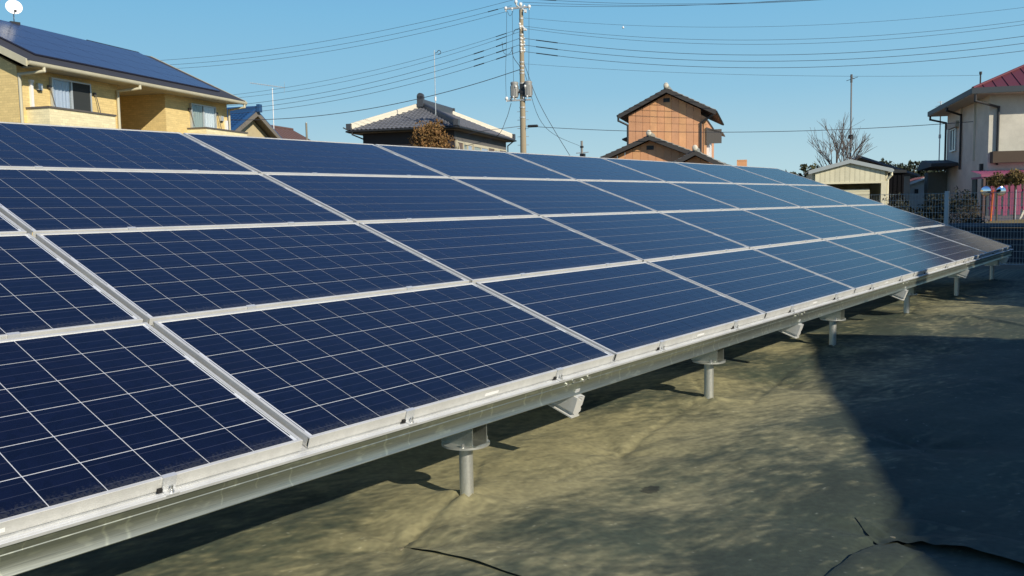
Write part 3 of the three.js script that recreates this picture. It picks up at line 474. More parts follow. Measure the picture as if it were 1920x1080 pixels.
/* ------------------------------------------------------------------ cream house with red roof at the right */
{
  const h = thing('red_roof_house', 'pale stucco two-storey house with red roof and deep eaves', 'house', [38.84, G0, -5.3], TH);
  const ey = 5.7, LX = 10.3, LZ = 10, red = grimed(.16, .040, .048, .5, 0, .8), stucco = grimed(.70, .67, .56, .85, 0, .5), soff = mat(.45, .41, .33, .8), brown = grimed(.085, .062, .04, .8, 0, .7), run = 5.1, rise = 2.3;
  const pts = [V(0, ey, 0), V(LX, ey, 0), V(LX, ey, LZ), V(0, ey, LZ), V(run, ey + rise, run), V(LX - run, ey + rise, LZ - run)], tri = [[0, 4, 1], [1, 4, 5], [1, 5, 2], [2, 5, 3], [3, 5, 4], [3, 4, 0]], pos = []; tri.forEach(k => k.forEach(i => pos.push(...pts[i].toArray())));
  const g = new THREE.BufferGeometry(); g.setAttribute('position', new THREE.Float32BufferAttribute(pos, 3)); g.computeVertexNormals(); const roof = add('roof', [g], red, h);
  // standing seams on the face towards the camera
  for (let k = 1; k < 22; k++) { const z = k * .45, t = Math.min(z, run, LZ - z) / run; add('roof_seam', beam(V(0, ey + .015, z), V(t * run, ey + rise * t + .015, z), .03, .03), red, roof); }
  add('hip_cap', [bar(V(0, ey + .02, 0), V(run, ey + rise + .02, run), .06, 8), bar(V(0, ey + .02, LZ), V(LX - run, ey + rise + .02, LZ - run), .06, 8)], red, roof);
  add('ridge_ornament', [box(run - .2, run + .5, ey + rise - .02, ey + rise + .3, run - .2, run + .2)], M.black, roof);
  add('fascia', [box(-.03, .0, ey - .2, ey + .03, -.03, LZ), box(0, LX, ey - .2, ey + .03, -.03, 0)], mat(.035, .045, .055, .6), h);
  add('soffit', box(0, LX, ey - .22, ey - .19, 0, LZ), soff, h);
  add('wall', uvm(join([box(.85, LX - .6, 0, ey - .22, .82, LZ - .8)])), stucco, h);
  for (const [a, b] of [[6.15, 6.35], [3.3, 3.42]]) add('wall_pilaster', box(a, b, 2.9, ey - .22, .74, .82), stucco, h);
  const w = add('window', [box(7.25, 8.55, 3.55, 3.62, .74, .82), box(7.25, 8.55, 4.6, 4.67, .74, .82), box(7.25, 7.32, 3.62, 4.6, .74, .82), box(8.48, 8.55, 3.62, 4.6, .74, .82), box(7.87, 7.93, 3.62, 4.6, .75, .82)], M.alframe, h); add('pane', box(7.32, 7.87, 3.62, 4.6, .79, .80), M.glass, w); add('pane', box(7.93, 8.48, 3.62, 4.6, .79, .80), M.glass, w); add('shutter_box', box(6.6, 8.7, 4.67, 4.95, .62, .82), soff, w);
  pipe('downpipe', [V(9.9, ey - .18, .04), V(9.9, ey - .4, .04), V(9.62, ey - .62, .74), V(9.62, 2.9, .74)], .05, M.black, h);
  pipe('downpipe', [V(5.5, ey - .18, .04), V(5.5, ey - .36, .04), V(6.0, ey - .55, .74), V(6.0, 2.6, .74)], .05, M.black, h);
  pipe('downpipe', [V(.06, ey - .18, .12), V(.06, ey - .5, .12), V(.78, ey - .72, 1.15), V(.78, 2.6, 1.15)], .05, M.black, h);
  add('balcony_band', uvm(box(.35, .85, 2.68, 3.15, .9, LZ - .8)), brown, h);
  add('lean_to_roof', [prismZ([[9.4, 3.2], [6.6, 2.95], [6.6, 2.8], [10.6, 2.72], [10.6, 2.82]], -.4, .8)], M.darkRoof, h);
  add('lean_to_wall', uvm(box(9.3, 10.3, 0, 2.6, -.1, .8)), grimed(.22, .2, .16, .85, 0, .5), h);
  add('meter_box', [box(1.6, 1.85, 2.3, 2.7, .7, .82)], M.black, h); add('ground_window', [box(2.6, 3.4, 1.0, 2.1, .76, .82)], M.glass, h); add('ground_door', [box(.9, 1.5, 0, 2.1, .74, .82)], mat(.06, .07, .06, .6), h);
  // awning of corrugated sheet over the entrance
  const aw = new THREE.PlaneGeometry(2.2, 8, 1, 120); { const p = aw.attributes.position; for (let i = 0; i < p.count; i++) { const x = p.getX(i), y = p.getY(i); p.setXYZ(i, x - .1, .02 * Math.sin(y * 52) + .10 * x, y); } aw.computeVertexNormals(); }
  aw.translate(0, 2.28, 4.2); const A = add('awning', aw, new THREE.MeshPhysicalMaterial({ color: lin(.34, .085, .17), roughness: .5, side: THREE.DoubleSide }), h);
  add('awning_rail', [box(-1.24, -1.2, 2.08, 2.2, .15, 8.2), box(-1.2, .8, 2.02, 2.1, .2, .26)], grimed(.36, .10, .18, .6, 0, 1), A);
  for (const z of [.25, 3, 6]) add('awning_post', box(-1.18, -1.1, 0, 2.1, z, z + .08), mat(.12, .07, .06, .7), A);
}

/* ------------------------------------------------------------------ leaves */
function leafCloud(seed, blobs, count, size, col, spread = .35) { // blobs: [x, y, z, rx, ry, rz]
  const r = rng(seed), pos = [], nor = [], cl = [], q = new THREE.Quaternion(), e = new THREE.Euler(), a = V(0, 0, 0);
  const clumps = [];
  const tot = blobs.reduce((s, b) => s + b[3] * b[4] * b[5], 0);
  for (const b of blobs) { const n = Math.max(6, Math.round(90 * b[3] * b[4] * b[5] / tot) + 8); for (let i = 0; i < n; i++) { const u = r() * 2 - 1, t = r() * 6.283, s = Math.sqrt(1 - u * u), k = .55 + .47 * Math.pow(r(), .6); clumps.push([b[0] + b[3] * s * Math.cos(t) * k, b[1] + b[4] * u * k, b[2] + b[5] * s * Math.sin(t) * k, Math.cbrt(b[3] * b[4] * b[5]) * spread * (.6 + .7 * r()), .7 + .6 * r()]); } }
  for (let i = 0; i < count; i++) {
    const c = clumps[Math.floor(r() * clumps.length)], u = r() * 2 - 1, t = r() * 6.283, s = Math.sqrt(1 - u * u), k = c[3] * Math.cbrt(r());
    const o = V(c[0] + k * s * Math.cos(t), c[1] + k * u, c[2] + k * s * Math.sin(t)), sz = size * (.6 + .8 * r());
    q.setFromEuler(e.set(r() * 6.28, r() * 6.28, r() * 6.28)); const vary = c[4] * (.75 + .5 * r()), yel = .92 + .2 * r();
    const P = [[-.5, 0, 0], [0, .12, .32], [.55, 0, 0], [0, .12, -.32]].map(v => a.set(...v).multiplyScalar(sz).applyQuaternion(q).add(o).toArray());
    for (const [A, B, C] of [[0, 1, 2], [0, 2, 3]]) { const p0 = V(...P[A]), n = V(...P[B]).sub(p0).cross(V(...P[C]).sub(p0)).normalize(); for (const k2 of [A, B, C]) { pos.push(...P[k2]); nor.push(n.x, n.y, n.z); cl.push(col[0] * vary * yel, col[1] * vary, col[2] * vary); } }
  }
  const g = new THREE.BufferGeometry(); g.setAttribute('position', new THREE.Float32BufferAttribute(pos, 3)); g.setAttribute('normal', new THREE.Float32BufferAttribute(nor, 3)); g.setAttribute('color', new THREE.Float32BufferAttribute(cl, 3)); return g;
}
M.leaf = new THREE.MeshStandardMaterial({ vertexColors: true, roughness: .85, side: THREE.DoubleSide });
M.bark = grimed(.11, .085, .06, .9, 0, 2);
function plant(name, label, cat, x, z, seed, blobs, count, size, col, trunkR, group, spread) {
  const t = thing(name, label, cat, [x, G0, z], 0, group); add('crown', leafCloud(seed, blobs, count, size, col, spread), M.leaf, t);
  if (trunkR) { const b = blobs[0]; add('trunk', [bar(V(0, -.12, 0), V(b[0] * .6, b[1], b[2] * .6), trunkR, 9, trunkR * .55), ...blobs.slice(0, 4).map(k => bar(V(b[0] * .5, b[1] * .6, b[2] * .5), V(k[0], k[1] + k[4] * .3, k[2]), trunkR * .5, 6, trunkR * .2))], M.bark, t); }
  return t;
}
plant('round_conifer', 'rounded russet-brown conifer in front of the grey tiled house', 'tree', 27.95, -25.3, 3, [[0, 3.9, 0, .8, 1.15, .8], [0, 3.0, 0, .85, .9, .85]], 9500, .11, [.17, .095, .03], .12, undefined, .42);
plant('evergreen_bush', 'dark green leafy bush at the left of the cream garage', 'bush', 33.2, -10.35, 8, [[.15, 2.2, .25, .55, .6, .6], [-.5, 2.0, -.75, .5, .35, .7], [.4, 1.9, 1.0, .4, .45, .4], [0, 1.1, 0, 1.0, .9, 1.2]], 4200, .16, [.055, .06, .022], .08);
plant('topiary_shrub', 'clipped round brown shrub nearer the orange mirror pole', 'shrub', 32.3, -3.22, 12, [[0, 1.82, 0, .3, .2, .3]], 900, .08, [.13, .095, .03], .04, 'clipped shrubs before the magenta fence');
plant('topiary_shrub', 'clipped round brown shrub at the right edge above the magenta fence', 'shrub', 32.5, -2.72, 13, [[0, 1.90, 0, .34, .23, .32]], 1100, .08, [.14, .10, .03], .04, 'clipped shrubs before the magenta fence');
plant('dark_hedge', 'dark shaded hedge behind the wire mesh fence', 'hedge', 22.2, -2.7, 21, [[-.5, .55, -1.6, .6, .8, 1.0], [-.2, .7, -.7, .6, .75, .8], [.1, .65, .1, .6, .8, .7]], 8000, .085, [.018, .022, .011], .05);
plant('twiggy_shrub', 'loose brown twiggy shrub between the hedge and the mirror pole', 'shrub', 26.2, -3.05, 25, [[0, .85, 0, .40, .5, .36]], 2200, .055, [.055, .044, .022], .04);
{ // grassy bank beyond the fence
  const o = add('grass_bank', (() => { const g = new THREE.PlaneGeometry(9, 2.6, 60, 20); g.rotateX(-Math.PI / 2); const p = g.attributes.position; for (let i = 0; i < p.count; i++) { const x = p.getX(i), z = p.getZ(i), e = (1 - (x / 4.6) ** 2) * (1 - (z / 1.35) ** 2); p.setY(i, .72 * Math.max(0, e) ** .5 + .06 * fbm(x * 3, z * 3, 3) * e - .04); } g.computeVertexNormals(); g.rotateY(TH + Math.PI / 2); g.translate(29.4, G0 - .1, -.9); return g; })(), grimed(.20, .155, .06, .95, 0, 14));
  o.userData = { label: 'low bank of dry grass beyond the fence', kind: 'structure' };
}
{ // tree line on the horizon: single crowns that touch
  const r = rng(91);
  for (let i = 0; i < 9; i++) { const f = i / 8, x = 103 + 7 * f, z = -28.5 + 9.5 * f, hgt = 4.2 + 1.2 * r() + (i % 3 === 1 ? .5 : 0); plant('far_tree', `dark evergreen on the horizon, number ${['one', 'two', 'three', 'four', 'five', 'six', 'seven', 'eight', 'nine'][i]} from the garage side`, 'tree', x, z, 200 + i, [[0, hgt - .6, 0, 1.0, 1.0, 1.0], [0, hgt - 2, 0, 1.5, 1.6, 1.5]], 900, .4, [.03, .042, .022], .2, 'trees on the horizon'); }
}
{ // bare tree behind the garage
  const t = thing('bare_tree', 'leafless branching tree behind the cream metal garage', 'tree', [39.2, G0, -10.62]);
  const r = rng(17), tr = [], br = [], tw = [];
  const grow = (p, d, len, rad, depth) => { const q = p.clone().addScaledVector(d, len); (depth > 4 ? tr : depth > 2 ? br : tw).push(bar(p, q, rad, depth > 3 ? 7 : 4, rad * .72)); if (!depth) return; const n = depth > 4 ? 4 : depth > 2 ? 3 : 3; for (let i = 0; i < n; i++) { const nd = d.clone().add(V((r() - .5) * 1.25, (r() - .28) * .75, (r() - .5) * 1.25)).normalize(); grow(p.clone().lerp(q, depth > 4 ? .85 : .55 + .45 * r()), nd, len * (.66 + .24 * r()), rad * .58, depth - 1); } };
  grow(V(0, -.1, 0), V(0, 1, 0), 1.7, .10, 5);
  add('trunk', tr, M.bark, t); add('branch', br, mat(.13, .11, .09, .9), t); add('twigs', tw, mat(.13, .11, .10, .9), t);
}

/* ------------------------------------------------------------------ small things at the right */
const RH = (lx, y, lz) => V(38.84, 0, -5.3).addScaledVector(E1, lx).addScaledVector(E2, lz).setY(y);
{
  const p = RH(-6, G0, -.9), t = thing('picket_fence', 'magenta board fence below the awning of the red-roofed house', 'fence', p.toArray(), TH), m1 = grimed(.36, .085, .17, .7, 0, 1), m2 = grimed(.30, .07, .15, .7, 0, 1);
  for (let i = 0; i < 18; i++) { const z = .42 + i * .205, g = new THREE.BoxGeometry(.03, 1.05, .13); g.translate(0, 1.17 + .02 * Math.sin(i * 2.3), z); add('board', g, i % 3 ? m1 : m2, t); }
  add('rail', box(.016, .06, .85, .93, .3, 4.2), m2, t); add('rail', box(.016, .06, 1.45, 1.53, .3, 4.2), m2, t); for (let i = 0; i < 3; i++) add('post', box(.06, .14, 0, 1.7, .35 + i * 1.8, .43 + i * 1.8), m2, t);
  add('low_wall_base', box(-.05, .2, -.1, .62, .2, 4.3), grimed(.16, .15, .17, .9, 0, 1), t);
}
{
  const b = RH(-9, G0, -1.15), t = thing('mirror_pole', 'orange pole carrying two round traffic mirrors', 'traffic mirror', b.toArray(), TH);
  const orange = mat(.62, .13, .02, .45), pole = add('pole', [bar(V(.0, -.1, -.06), V(0, 1.5, .02), .03, 12)], orange, t);
  for (const [z, turn, y] of [[-.2, -.55, 1.47], [.24, .25, 1.46]]) { const q = add('mirror', (() => { const g = new THREE.SphereGeometry(.42, 28, 8, 0, 6.2832, 0, .37); g.translate(0, -.39, 0); g.rotateZ(Math.PI / 2); g.rotateY(turn); g.translate(-.03, y, z); return g; })(), mat(.85, .87, .9, .04, 1), t); add('mirror_back', (() => { const g = new THREE.SphereGeometry(.165, 20, 10, 0, 6.2832, 0, 1.57); g.scale(1, .35, 1); g.rotateZ(-Math.PI / 2); g.rotateY(turn); g.translate(-.03, y, z); return g; })(), orange, q); add('bracket', bar(V(0, 1.42, .0), V(.02, y, z), .012, 6), orange, q); }
}
{
  const b = RH(-9.2, G0, -.45), t = thing('slanted_stake', 'short slanted white stake in the grass bank', 'stake', b.toArray(), TH); add('stake', (() => { const g = new THREE.BoxGeometry(.03, .62, .05); g.rotateX(.38); g.translate(0, .55, .06); return g; })(), mat(.78, .74, .58, .6), t); add('ground_spike', bar(V(0, -.1, -.08), V(0, .28, -.04), .012, 6), M.alframe, t);
}
{
  const t = thing('garden_pole', 'thin grey upright pole before the magenta fence', 'pole', RH(-8.6, G0, -.38).toArray(), TH); add('pole', [bar(V(0, -.1, 0), V(0, 1.5, 0), .016, 8)], M.alframe, t); add('cap', [bar(V(0, 1.5, 0), V(0, 1.53, 0), .02, 8)], M.black, t);
}
{
  const t = thing('low_block_wall', 'low dark blue-grey wall just behind the mesh fence', 'wall', [17.7, G0, -2.0]), m = grimed(.022, .03, .045, .6, 0, 2), m2 = grimed(.05, .085, .13, .5, 0, 2);
  for (let r = 0; r < 3; r++) for (let k = 0; k < 16; k++) { const z = .28 + k * .4 + (r % 2) * .2; add('block', box(-.06, .06, r * .225, r * .225 + .217, z, z + .392), m, t); }
  add('coping', box(-.09, .09, .677, .76, .2, 6.9), m2, t);
}
{
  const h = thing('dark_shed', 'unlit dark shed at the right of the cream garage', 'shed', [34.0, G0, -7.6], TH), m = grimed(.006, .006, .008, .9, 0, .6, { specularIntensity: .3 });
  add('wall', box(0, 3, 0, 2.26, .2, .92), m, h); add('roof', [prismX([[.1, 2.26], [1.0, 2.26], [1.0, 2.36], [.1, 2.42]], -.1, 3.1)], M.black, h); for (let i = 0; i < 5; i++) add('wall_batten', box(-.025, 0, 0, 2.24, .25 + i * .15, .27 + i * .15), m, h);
}
{
  const h = thing('small_far_house', 'small white house with orange roof far behind the fence', 'house', [51.45, G0, -11.2], TH), or = grimed(.42, .10, .045, .7, 0, .6);
  add('wall', [box(.2, 4, 0, 2.02, .1, 1.9), prismX([[.1, 2.02], [1.9, 2.02], [1.5, 2.38]], .2, 4)], grimed(.62, .62, .60, .8, 0, .5), h);
  add('roof', [prismX([[-.1, 1.98], [1.35, 2.46], [1.35, 2.52], [-.1, 2.04]], -.05, 4.3), prismX([[1.35, 2.46], [2.1, 2.2], [2.1, 2.26], [1.35, 2.52]], -.05, 4.3)], or, h);
  add('verge', prismX([[.45, 2.04], [1.35, 2.38], [2.1, 2.14], [2.1, 2.24], [1.35, 2.5], [.45, 2.18]], -.1, -.05), M.whitePipe, h);
  for (const z of [.3, .75]) add('window', box(.17, .2, 1.55, 1.8, z, z + .2), M.glass, h);
}

/* ------------------------------------------------------------------ antennas and masts */
{
  const t = thing('tv_antenna', 'pale roof antenna with long toothed boom on a white mast', 'antenna', [35.1, G0 + 5.6, -45.9]);
  add('mast', [bar(V(0, 0, 0), V(.05, 3.55, -.05), .03, 8)], M.whitePipe, t);
  const a = V(-.75, 3.92, -1.25), b = V(.62, 3.58, .5), boom = add('boom', [bar(a, b, .022, 6)], M.alframe, t), d = b.clone().sub(a).normalize(), s = V(0, 1, 0);
  for (let i = 0; i < 18; i++) { const c = a.clone().lerp(b, i / 19); add('element', bar(c.clone().addScaledVector(s, -.07), c.clone().addScaledVector(s, .07), .011, 4), M.alframe, boom); }
  for (const k of [-1, 0, 1]) add('reflector_bar', bar(b.clone().add(V(-.05, k * .12 - .28, 0)), b.clone().add(V(-.05, k * .12 + .28, .05)), .007, 4), M.alframe, boom);
}
{
  const t = thing('antenna_mast', 'tall thin mast standing behind the bare tree', 'antenna', [39.45, G0, -10.3]); add('mast', [bar(V(0, 0, 0), V(.12, 6.75, -.08), .035, 8)], mat(.2, .2, .2, .6, .3), t);
  add('head', [bar(V(-.05, 6.75, -.08), V(.32, 6.68, -.02), .015, 5), bar(V(.12, 6.6, -.3), V(.12, 6.72, .2), .012, 5), bar(V(.12, 6.5, -.08), V(.12, 6.86, -.08), .05, 6)], mat(.1, .1, .1, .6), t); add('junction_box', box(.0, .16, 4.0, 4.18, -.14, .04), M.black, t);
}
{
  const t = thing('corner_mast', 'antenna mast rising beside the corner of the red-roofed house', 'antenna', [48.5, G0 + 2.4, -8.6]); add('mast', [bar(V(0, 0, 0), V(.05, 3.85, 0), .03, 8)], M.alframe, t); add('head', [bar(V(-.15, 3.8, -.1), V(.25, 3.82, .1), .012, 5), bar(V(.05, 3.6, -.25), V(.05, 3.7, .25), .012, 5)], M.alframe, t); add('joint', [bar(V(.02, 1.95, 0), V(.02, 2.15, 0), .06, 8), bar(V(.01, .5, 0), V(.01, .75, 0), .06, 8)], M.alframe, t);
}
{
  const t = thing('service_mast', 'short service mast on the eave of the red roof', 'mast', [40.6, G0 + 5.95, -5.35]); add('mast', [bar(V(0, -.3, 0), V(0, .58, 0), .03, 8)], M.black, t); add('insulator', [bar(V(0, .5, 0), V(0, .62, 0), .055, 8)], M.black, t);
}
{
  const t = thing('concrete_post', 'short leaning concrete post between the brown and grey roofs', 'post', [27.86, G0, -33.78]); add('shaft', bar(V(0, -.2, 0), V(-.03, 5.6, 0), .05, 8), grimed(.3, .28, .22, .9, 0, 1), t); add('cap', bar(V(-.03, 5.6, 0), V(-.03, 5.64, 0), .04, 8), M.alframe, t);
}
{
  const t = thing('far_pole', 'small distant utility pole right of the large one', 'utility pole', [57.5, G0, -36.6]); add('shaft', bar(V(0, -.2, 0), V(0, 6.25, 0), .12, 10, .09), grimed(.3, .3, .28, .9, 0, 1), t);
  add('crossarm', [bar(V(-.2, 5.3, -.4), V(.2, 5.35, .5), .04, 6)], M.alframe, t); add('fitting', [box(-.12, .14, 5.0, 5.25, -.12, .25), box(-.1, .1, 5.7, 5.85, -.1, .1)], M.black, t);
}

/* ------------------------------------------------------------------ utility pole, its transformers and wires */
const PX = 34.6, PZ = -25.13;
const onArm = (s, y, o = 0) => V(PX, y, PZ).addScaledVector(E2, s).addScaledVector(E1, o);
{
  const t = thing('utility_pole', 'tall concrete utility pole with white insulators and wire fittings', 'utility pole', [PX, G0, PZ], TH);   // local z runs along the wires' line
  const conc = grimed(.40, .33, .22, .85, 0, 1), white = mat(.80, .80, .76, .35), steel = mat(.50, .50, .48, .5, .4), Y = y => y - G0;
  const shaft = add('shaft', [bar(V(0, -.3, 0), V(0, Y(10.55), 0), .19, 20, .098)], conc, t);
  const band = (y, r = .125) => add('band', [bar(V(0, Y(y) - .03, 0), V(0, Y(y) + .03, 0), r, 16)], steel, shaft);
  for (const y of [10.1, 9.72, 9.3, 9.1, 8.8, 8.5, 7.95, 7.75, 7.55, 7.4, 6.9, 6.05, 5.7, 5.2]) band(y, .115 + (10.5 - y) * .009);
  const ins = (x, y, z, r = .075, p = t) => add('insulator', [(() => { const g = new THREE.SphereGeometry(r, 12, 8); g.scale(1, 1.15, 1); g.translate(x, Y(y), z); return g; })(), bar(V(x, Y(y) - r * 1.9, z), V(x, Y(y) - r * .8, z), r * .35, 8)], white, p);
  const arm = add('crossarm', [box(-.045, .045, Y(10.60), Y(10.69), -.78, .42)], steel, t); ins(0, 10.66, -.80, .085, arm); ins(0, 10.66, .42, .085, arm); ins(-.1, 10.60, -.45, .05, arm);
  add('top_bracket', [bar(V(0, Y(10.6), 0), V(-.05, Y(10.75), -.22), .035, 8), bar(V(-.05, Y(10.75), -.22), V(-.05, Y(11.1), -.25), .04, 8)], steel, t); ins(-.05, 10.93, -.25, .085); ins(0, 10.80, -.02, .09); ins(.03, 10.70, .16, .06);
  add('stay_arm', [bar(V(0, Y(10.58), .05), V(-.15, Y(10.42), .26), .04, 6), box(-.2, -.05, Y(10.36), Y(10.5), .2, .3)], white, t);
  add('stay_arm', [bar(V(0, Y(9.72), .03), V(-.15, Y(9.52), .24), .05, 6), box(-.2, -.05, Y(9.48), Y(9.56), .16, .3)], white, t); ins(-.12, 9.82, -.05, .06); ins(-.12, 9.68, -.03, .06);
  for (const y of [9.12, 8.95, 8.8, 8.62, 8.5]) { ins(-.13, y, .0, .05); ins(.05, y, .13, .045); }
  for (const [s, tz] of [[-1, -.38], [1, .34]]) {   // transformers
    const y0 = 6.2, y1 = 6.98, x = -.12, g = new THREE.LatheGeometry([[0, y0], [.17, y0], [.185, y0 + .03], [.185, y1 - .12], [.2, y1 - .1], [.2, y1 - .03], [.16, y1], [0, y1 + .02]].map(([r, y]) => new THREE.Vector2(r, Y(y))), 28); g.translate(x, 0, tz); const tr = add('transformer', g, grimed(.36, .36, .34, .6, .2, 2), t);
    for (let k = 0; k < 6; k++) { const a = k * 1.05, f = box(-.008, .008, Y(y0) + .08, Y(y1) - .2, .18, .22); f.rotateY(a); f.translate(x, 0, tz); add('cooling_fin', f, grimed(.3, .3, .29, .6, .2, 2), tr); }
    ins(x - .17, 6.72, tz + s * -.12, .06, tr); ins(x - .14, 6.22, tz - .02, .06, tr); add('hanger', box(x - .02, .1, Y(6.5), Y(6.6), Math.min(tz, 0), Math.max(tz, 0)), steel, tr);
  }
  const arm2 = add('lower_crossarm', [box(-.16, -.08, Y(6.02), Y(6.10), -.82, .48), box(-.16, .1, Y(6.02), Y(6.08), -.05, .05)], steel, t); for (const z of [-.80, -.58, -.34, .1]) ins(-.14, 6.17, z, z < -.7 ? .085 : .065, arm2);
  add('switch_box', [box(-.18, -.06, Y(6.3), Y(6.85), -.1, .14), box(-.2, -.1, Y(6.4), Y(6.5), -.14, .18)], M.black, t);
  for (let k = 0; k < 6; k++) { const y = 3.4 + k * .42; add('step_bolt', bar(V(0, Y(y), -.3), V(0, Y(y), .3), .012, 5), steel, shaft); }
  add('cable_closure', [(() => { const g = new THREE.CapsuleGeometry(.07, .42, 4, 10); g.rotateX(Math.PI / 2); g.translate(-.12, Y(4.74), .55); return g; })()], M.black, t);
  add('drop_wires', [tube([V(-.05, Y(10.55), -.74), V(-.08, Y(9), -.77), V(-.12, Y(7.5), -.83), V(-.14, Y(6.25), -.82)], .009, 20, 4), tube([V(-.05, Y(10.5), -.45), V(-.1, Y(8.5), -.44), V(-.12, Y(7.0), -.42)], .009, 20, 4), tube([V(-.05, Y(10.55), .42), V(-.1, Y(8.5), .4), V(-.12, Y(7.0), .36)], .009, 20, 4), tube([V(-.1, Y(9.6), -.04), V(-.12, Y(9.55), -.3), V(-.1, Y(9.35), -.4)], .014, 12, 4), tube([V(-.1, Y(8.7), -.5), V(-.12, Y(8.2), -.4), V(-.12, Y(7.7), -.05)], .014, 12, 4), tube([V(-.1, Y(9), -1.0), V(-.12, Y(8.45), -.9), V(-.12, Y(8.4), -.6), V(-.1, Y(8.75), -.42)], .01, 16, 4), tube([V(-.1, Y(10.5), -.7), V(-.1, Y(10.25), -.55), V(-.1, Y(10.5), -.38)], .01, 12, 4)], M.black, t);
}
M.wire = mat(.045, .05, .06, .6);
// a wire hung from the pole at (along, height), through two further heights, as one even sag
function wire(label, s0, y0, s1, y1, s2, y2, end, r, sleeves = 0, o = 0) {
  const y = s => y0 * (s - s1) * (s - s2) / ((s0 - s1) * (s0 - s2)) + y1 * (s - s0) * (s - s2) / ((s1 - s0) * (s1 - s2)) + y2 * (s - s0) * (s - s1) / ((s2 - s0) * (s2 - s1));
  const pts = []; for (let i = 0; i <= 20; i++) { const s = s0 + (end - s0) * i / 20; pts.push(onArm(s, y(s), o)); }
  const t = thing('power_line', label, 'wire', [0, 0, 0], 0, 'wires strung from the utility pole'); add('cable', tube(pts, r * .8, 60, 5), M.wire, t);
  for (let k = 0; k < sleeves; k++) { const a = s0 + Math.sign(end) * (k === 0 ? .7 : 1.9), b = a + Math.sign(end) * (end > 0 ? 1.1 : .55); add('sleeve', bar(onArm(a, y(a), o), onArm(b, y(b), o), r * 2.0, 6), M.black, t); }
  return t;
}
const ordL = ['uppermost', 'second', 'third', 'fourth', 'fifth', 'sixth', 'seventh', 'eighth'];
[[-.4, 11.05, -9.95, 9.79, -21.8, 9.32, .011, 0], [-.5, 10.78, -9.96, 9.48, -21.1, 9.04, .011, 1], [-.78, 10.5, -9.97, 9.23, -20.6, 8.81, .011, 0], [-.1, 9.6, -10.0, 7.75, -16.7, 7.16, .010, 1], [-.1, 9.46, -10.0, 7.5, -16.2, 6.99, .010, 1], [-.1, 9.14, -10.0, 7.14, -15.9, 6.62, .013, 2], [-.1, 8.82, -10.0, 6.88, -16.85, 6.34, .013, 2], [-.1, 8.5, -10.0, 6.60, -15.1, 6.18, .013, 2]].forEach((w, i) => wire(`${ordL[i]} of the wires running left from the utility pole`, w[0], w[1], w[2], w[3], w[4], w[5], -34, w[6], w[7]));
wire('thick cable running left below the other wires to the blue roof', -.1, 7.6, -10.1, 5.87, -14.7, 5.72, -30, .022);
const ordR = ['uppermost', 'second', 'third', 'fourth', 'fifth', 'sixth', 'seventh', 'eighth', 'ninth', 'tenth'];
[[.0, 11.1, 3.9, 10.59, 11.9, 10.0, .011, 1], [.1, 10.9, 3.9, 10.48, 11.9, 9.97, .011, 0], [.42, 10.72, 5.95, 10.25, 11.9, 10.02, .011, 0], [.1, 10.13, 11.9, 8.88, 22.6, 8.95, .008, 0], [.1, 9.73, 11.9, 8.27, 22.6, 8.38, .010, 0], [.1, 9.62, 11.9, 8.07, 22.6, 8.22, .010, 0], [.05, 9.14, 11.9, 7.58, 22.6, 7.72, .014, 1], [.05, 8.81, 11.9, 7.29, 22.65, 7.42, .014, 1], [.05, 8.49, 11.9, 6.99, 22.66, 7.10, .014, 1]].forEach((w, i) => wire(`${ordR[i]} of the wires running right from the utility pole`, w[0], w[1], w[2], w[3], w[4], w[5], 36, w[6], w[7]));
wire('tenth of the wires running right, reaching the red-roofed house', .1, 7.87, 11.9, 6.65, 20.8, 6.15, 21, .008);
wire('thick low cable running right past the orange house', .1, 4.77, 9.7, 4.09, 22.7, 4.23, 34, .018);
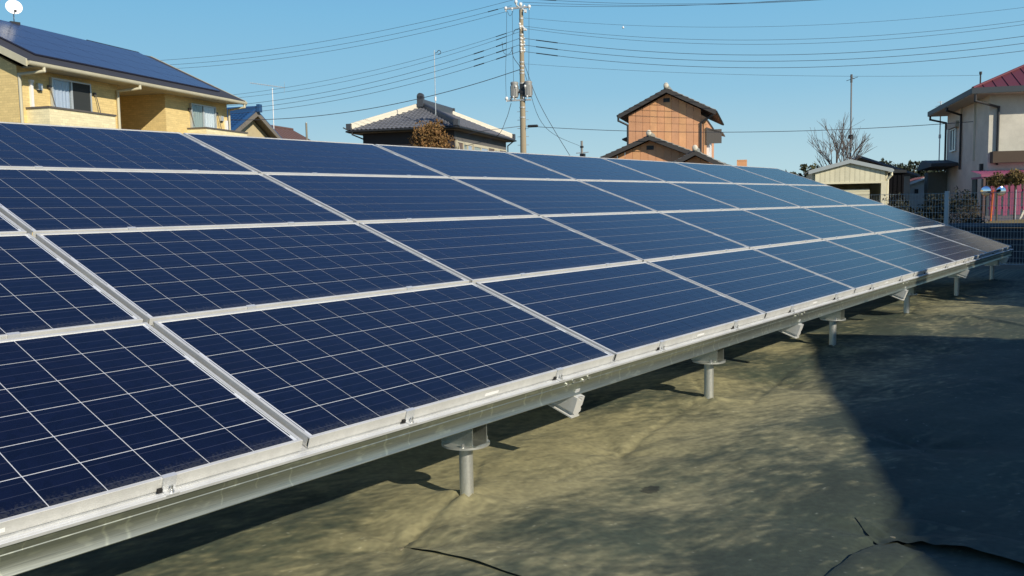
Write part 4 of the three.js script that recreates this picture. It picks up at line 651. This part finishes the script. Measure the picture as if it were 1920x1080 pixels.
{
  const two = (label, pts, r) => { const t = thing('service_cable', label, 'wire', [0, 0, 0], 0, 'wires strung from the utility pole'); add('cable', tube(pts, r, 30, 5), M.wire, t); };
  two('slack cable from the pole down to the grey tiled house', [onArm(-.1, 4.77), onArm(-2, 4.5, -1), V(36.8, 4.75, -31.0)], .014);
  two('cable dropping from the transformers to the grey tiled house', [onArm(-.6, 5.95), onArm(-.9, 5.1), onArm(-1.6, 4.3, .4), V(37.2, 4.2, -31.3)], .014);
  two('steep guy wire slanting from the pole to the ground', [onArm(.1, 7.9), onArm(1.3, 5.2, -.4), V(33.6, G0, -19.0)], .014);
  two('second slanting wire from the pole to the small distant pole', [onArm(.1, 7.5), V(40, 5.2, -27.6), V(57.4, 5.2, -36.4)], .012);
  const lp = thing('wire_marker', 'small white marker hanging on a wire in the sky', 'marker', onArm(5.13, 9.31).toArray()); const s = new THREE.SphereGeometry(.055, 10, 8); s.translate(0, 0, 0); add('ball', s, M.whitePipe, lp); add('hook', bar(V(0, .04, 0), V(0, .09, 0), .01, 5), M.alframe, lp);
}

/* ------------------------------------------------------------------ what shades the sheet, out of view to the south */
{
  const turn = 24.5 * Math.PI / 180, h = thing('flat_roof_building', 'flat-roofed building out of view whose shadow falls on the sheet', 'building', [4.85, G0, 5.75], turn);
  add('wall', uvm(box(-9.3, 0, 0, 3.55, .1, 6)), grimed(.5, .47, .4, .85, 0, .4), h); add('parapet', box(-9.35, .05, 3.55, 3.66, .02, 6.05), M.alframe, h);
  add('door', box(-5, -4.1, 0, 2, .05, .1), M.copper, h);
  const d = thing('roof_dish', 'dish on a mast out of view whose shadow touches the front beam', 'satellite dish', [5.75, 3.1, 10.2]);
  add('mast', bar(V(0, 0, 0), V(0, 2.6, 0), .025, 8), M.alframe, d); const prof = []; for (let i = 0; i <= 8; i++) { const r = .24 * i / 8; prof.push(new THREE.Vector2(r, r * r * .5)); } const g = new THREE.LatheGeometry(prof, 24); g.rotateX(1.2); g.translate(0, 2.62, .03); add('reflector', g, new THREE.MeshStandardMaterial({ color: lin(.7, .7, .7), roughness: .5, side: THREE.DoubleSide }), d);
}
[[10.95, 6.3, 1.9, 3.7], [14.2, 6.6, 2.1, 5.6], [17.8, 6.4, 2.0, 5.4], [21.4, 6.6, 2.1, 5.0]].forEach(([x, z, r, hh], i) => plant('evergreen_tree', `broad evergreen out of view, ${['first', 'second', 'third', 'fourth'][i]} in the row south of the array`, 'tree', x, z, 300 + i, [[0, hh - r * .55, 0, r, r * .6, r], [0, hh * .45, 0, r, hh * .38, r]], 9000, .27, [.035, .05, .02], .16, 'evergreens south of the array', .45));

renderer.render(scene, camera);
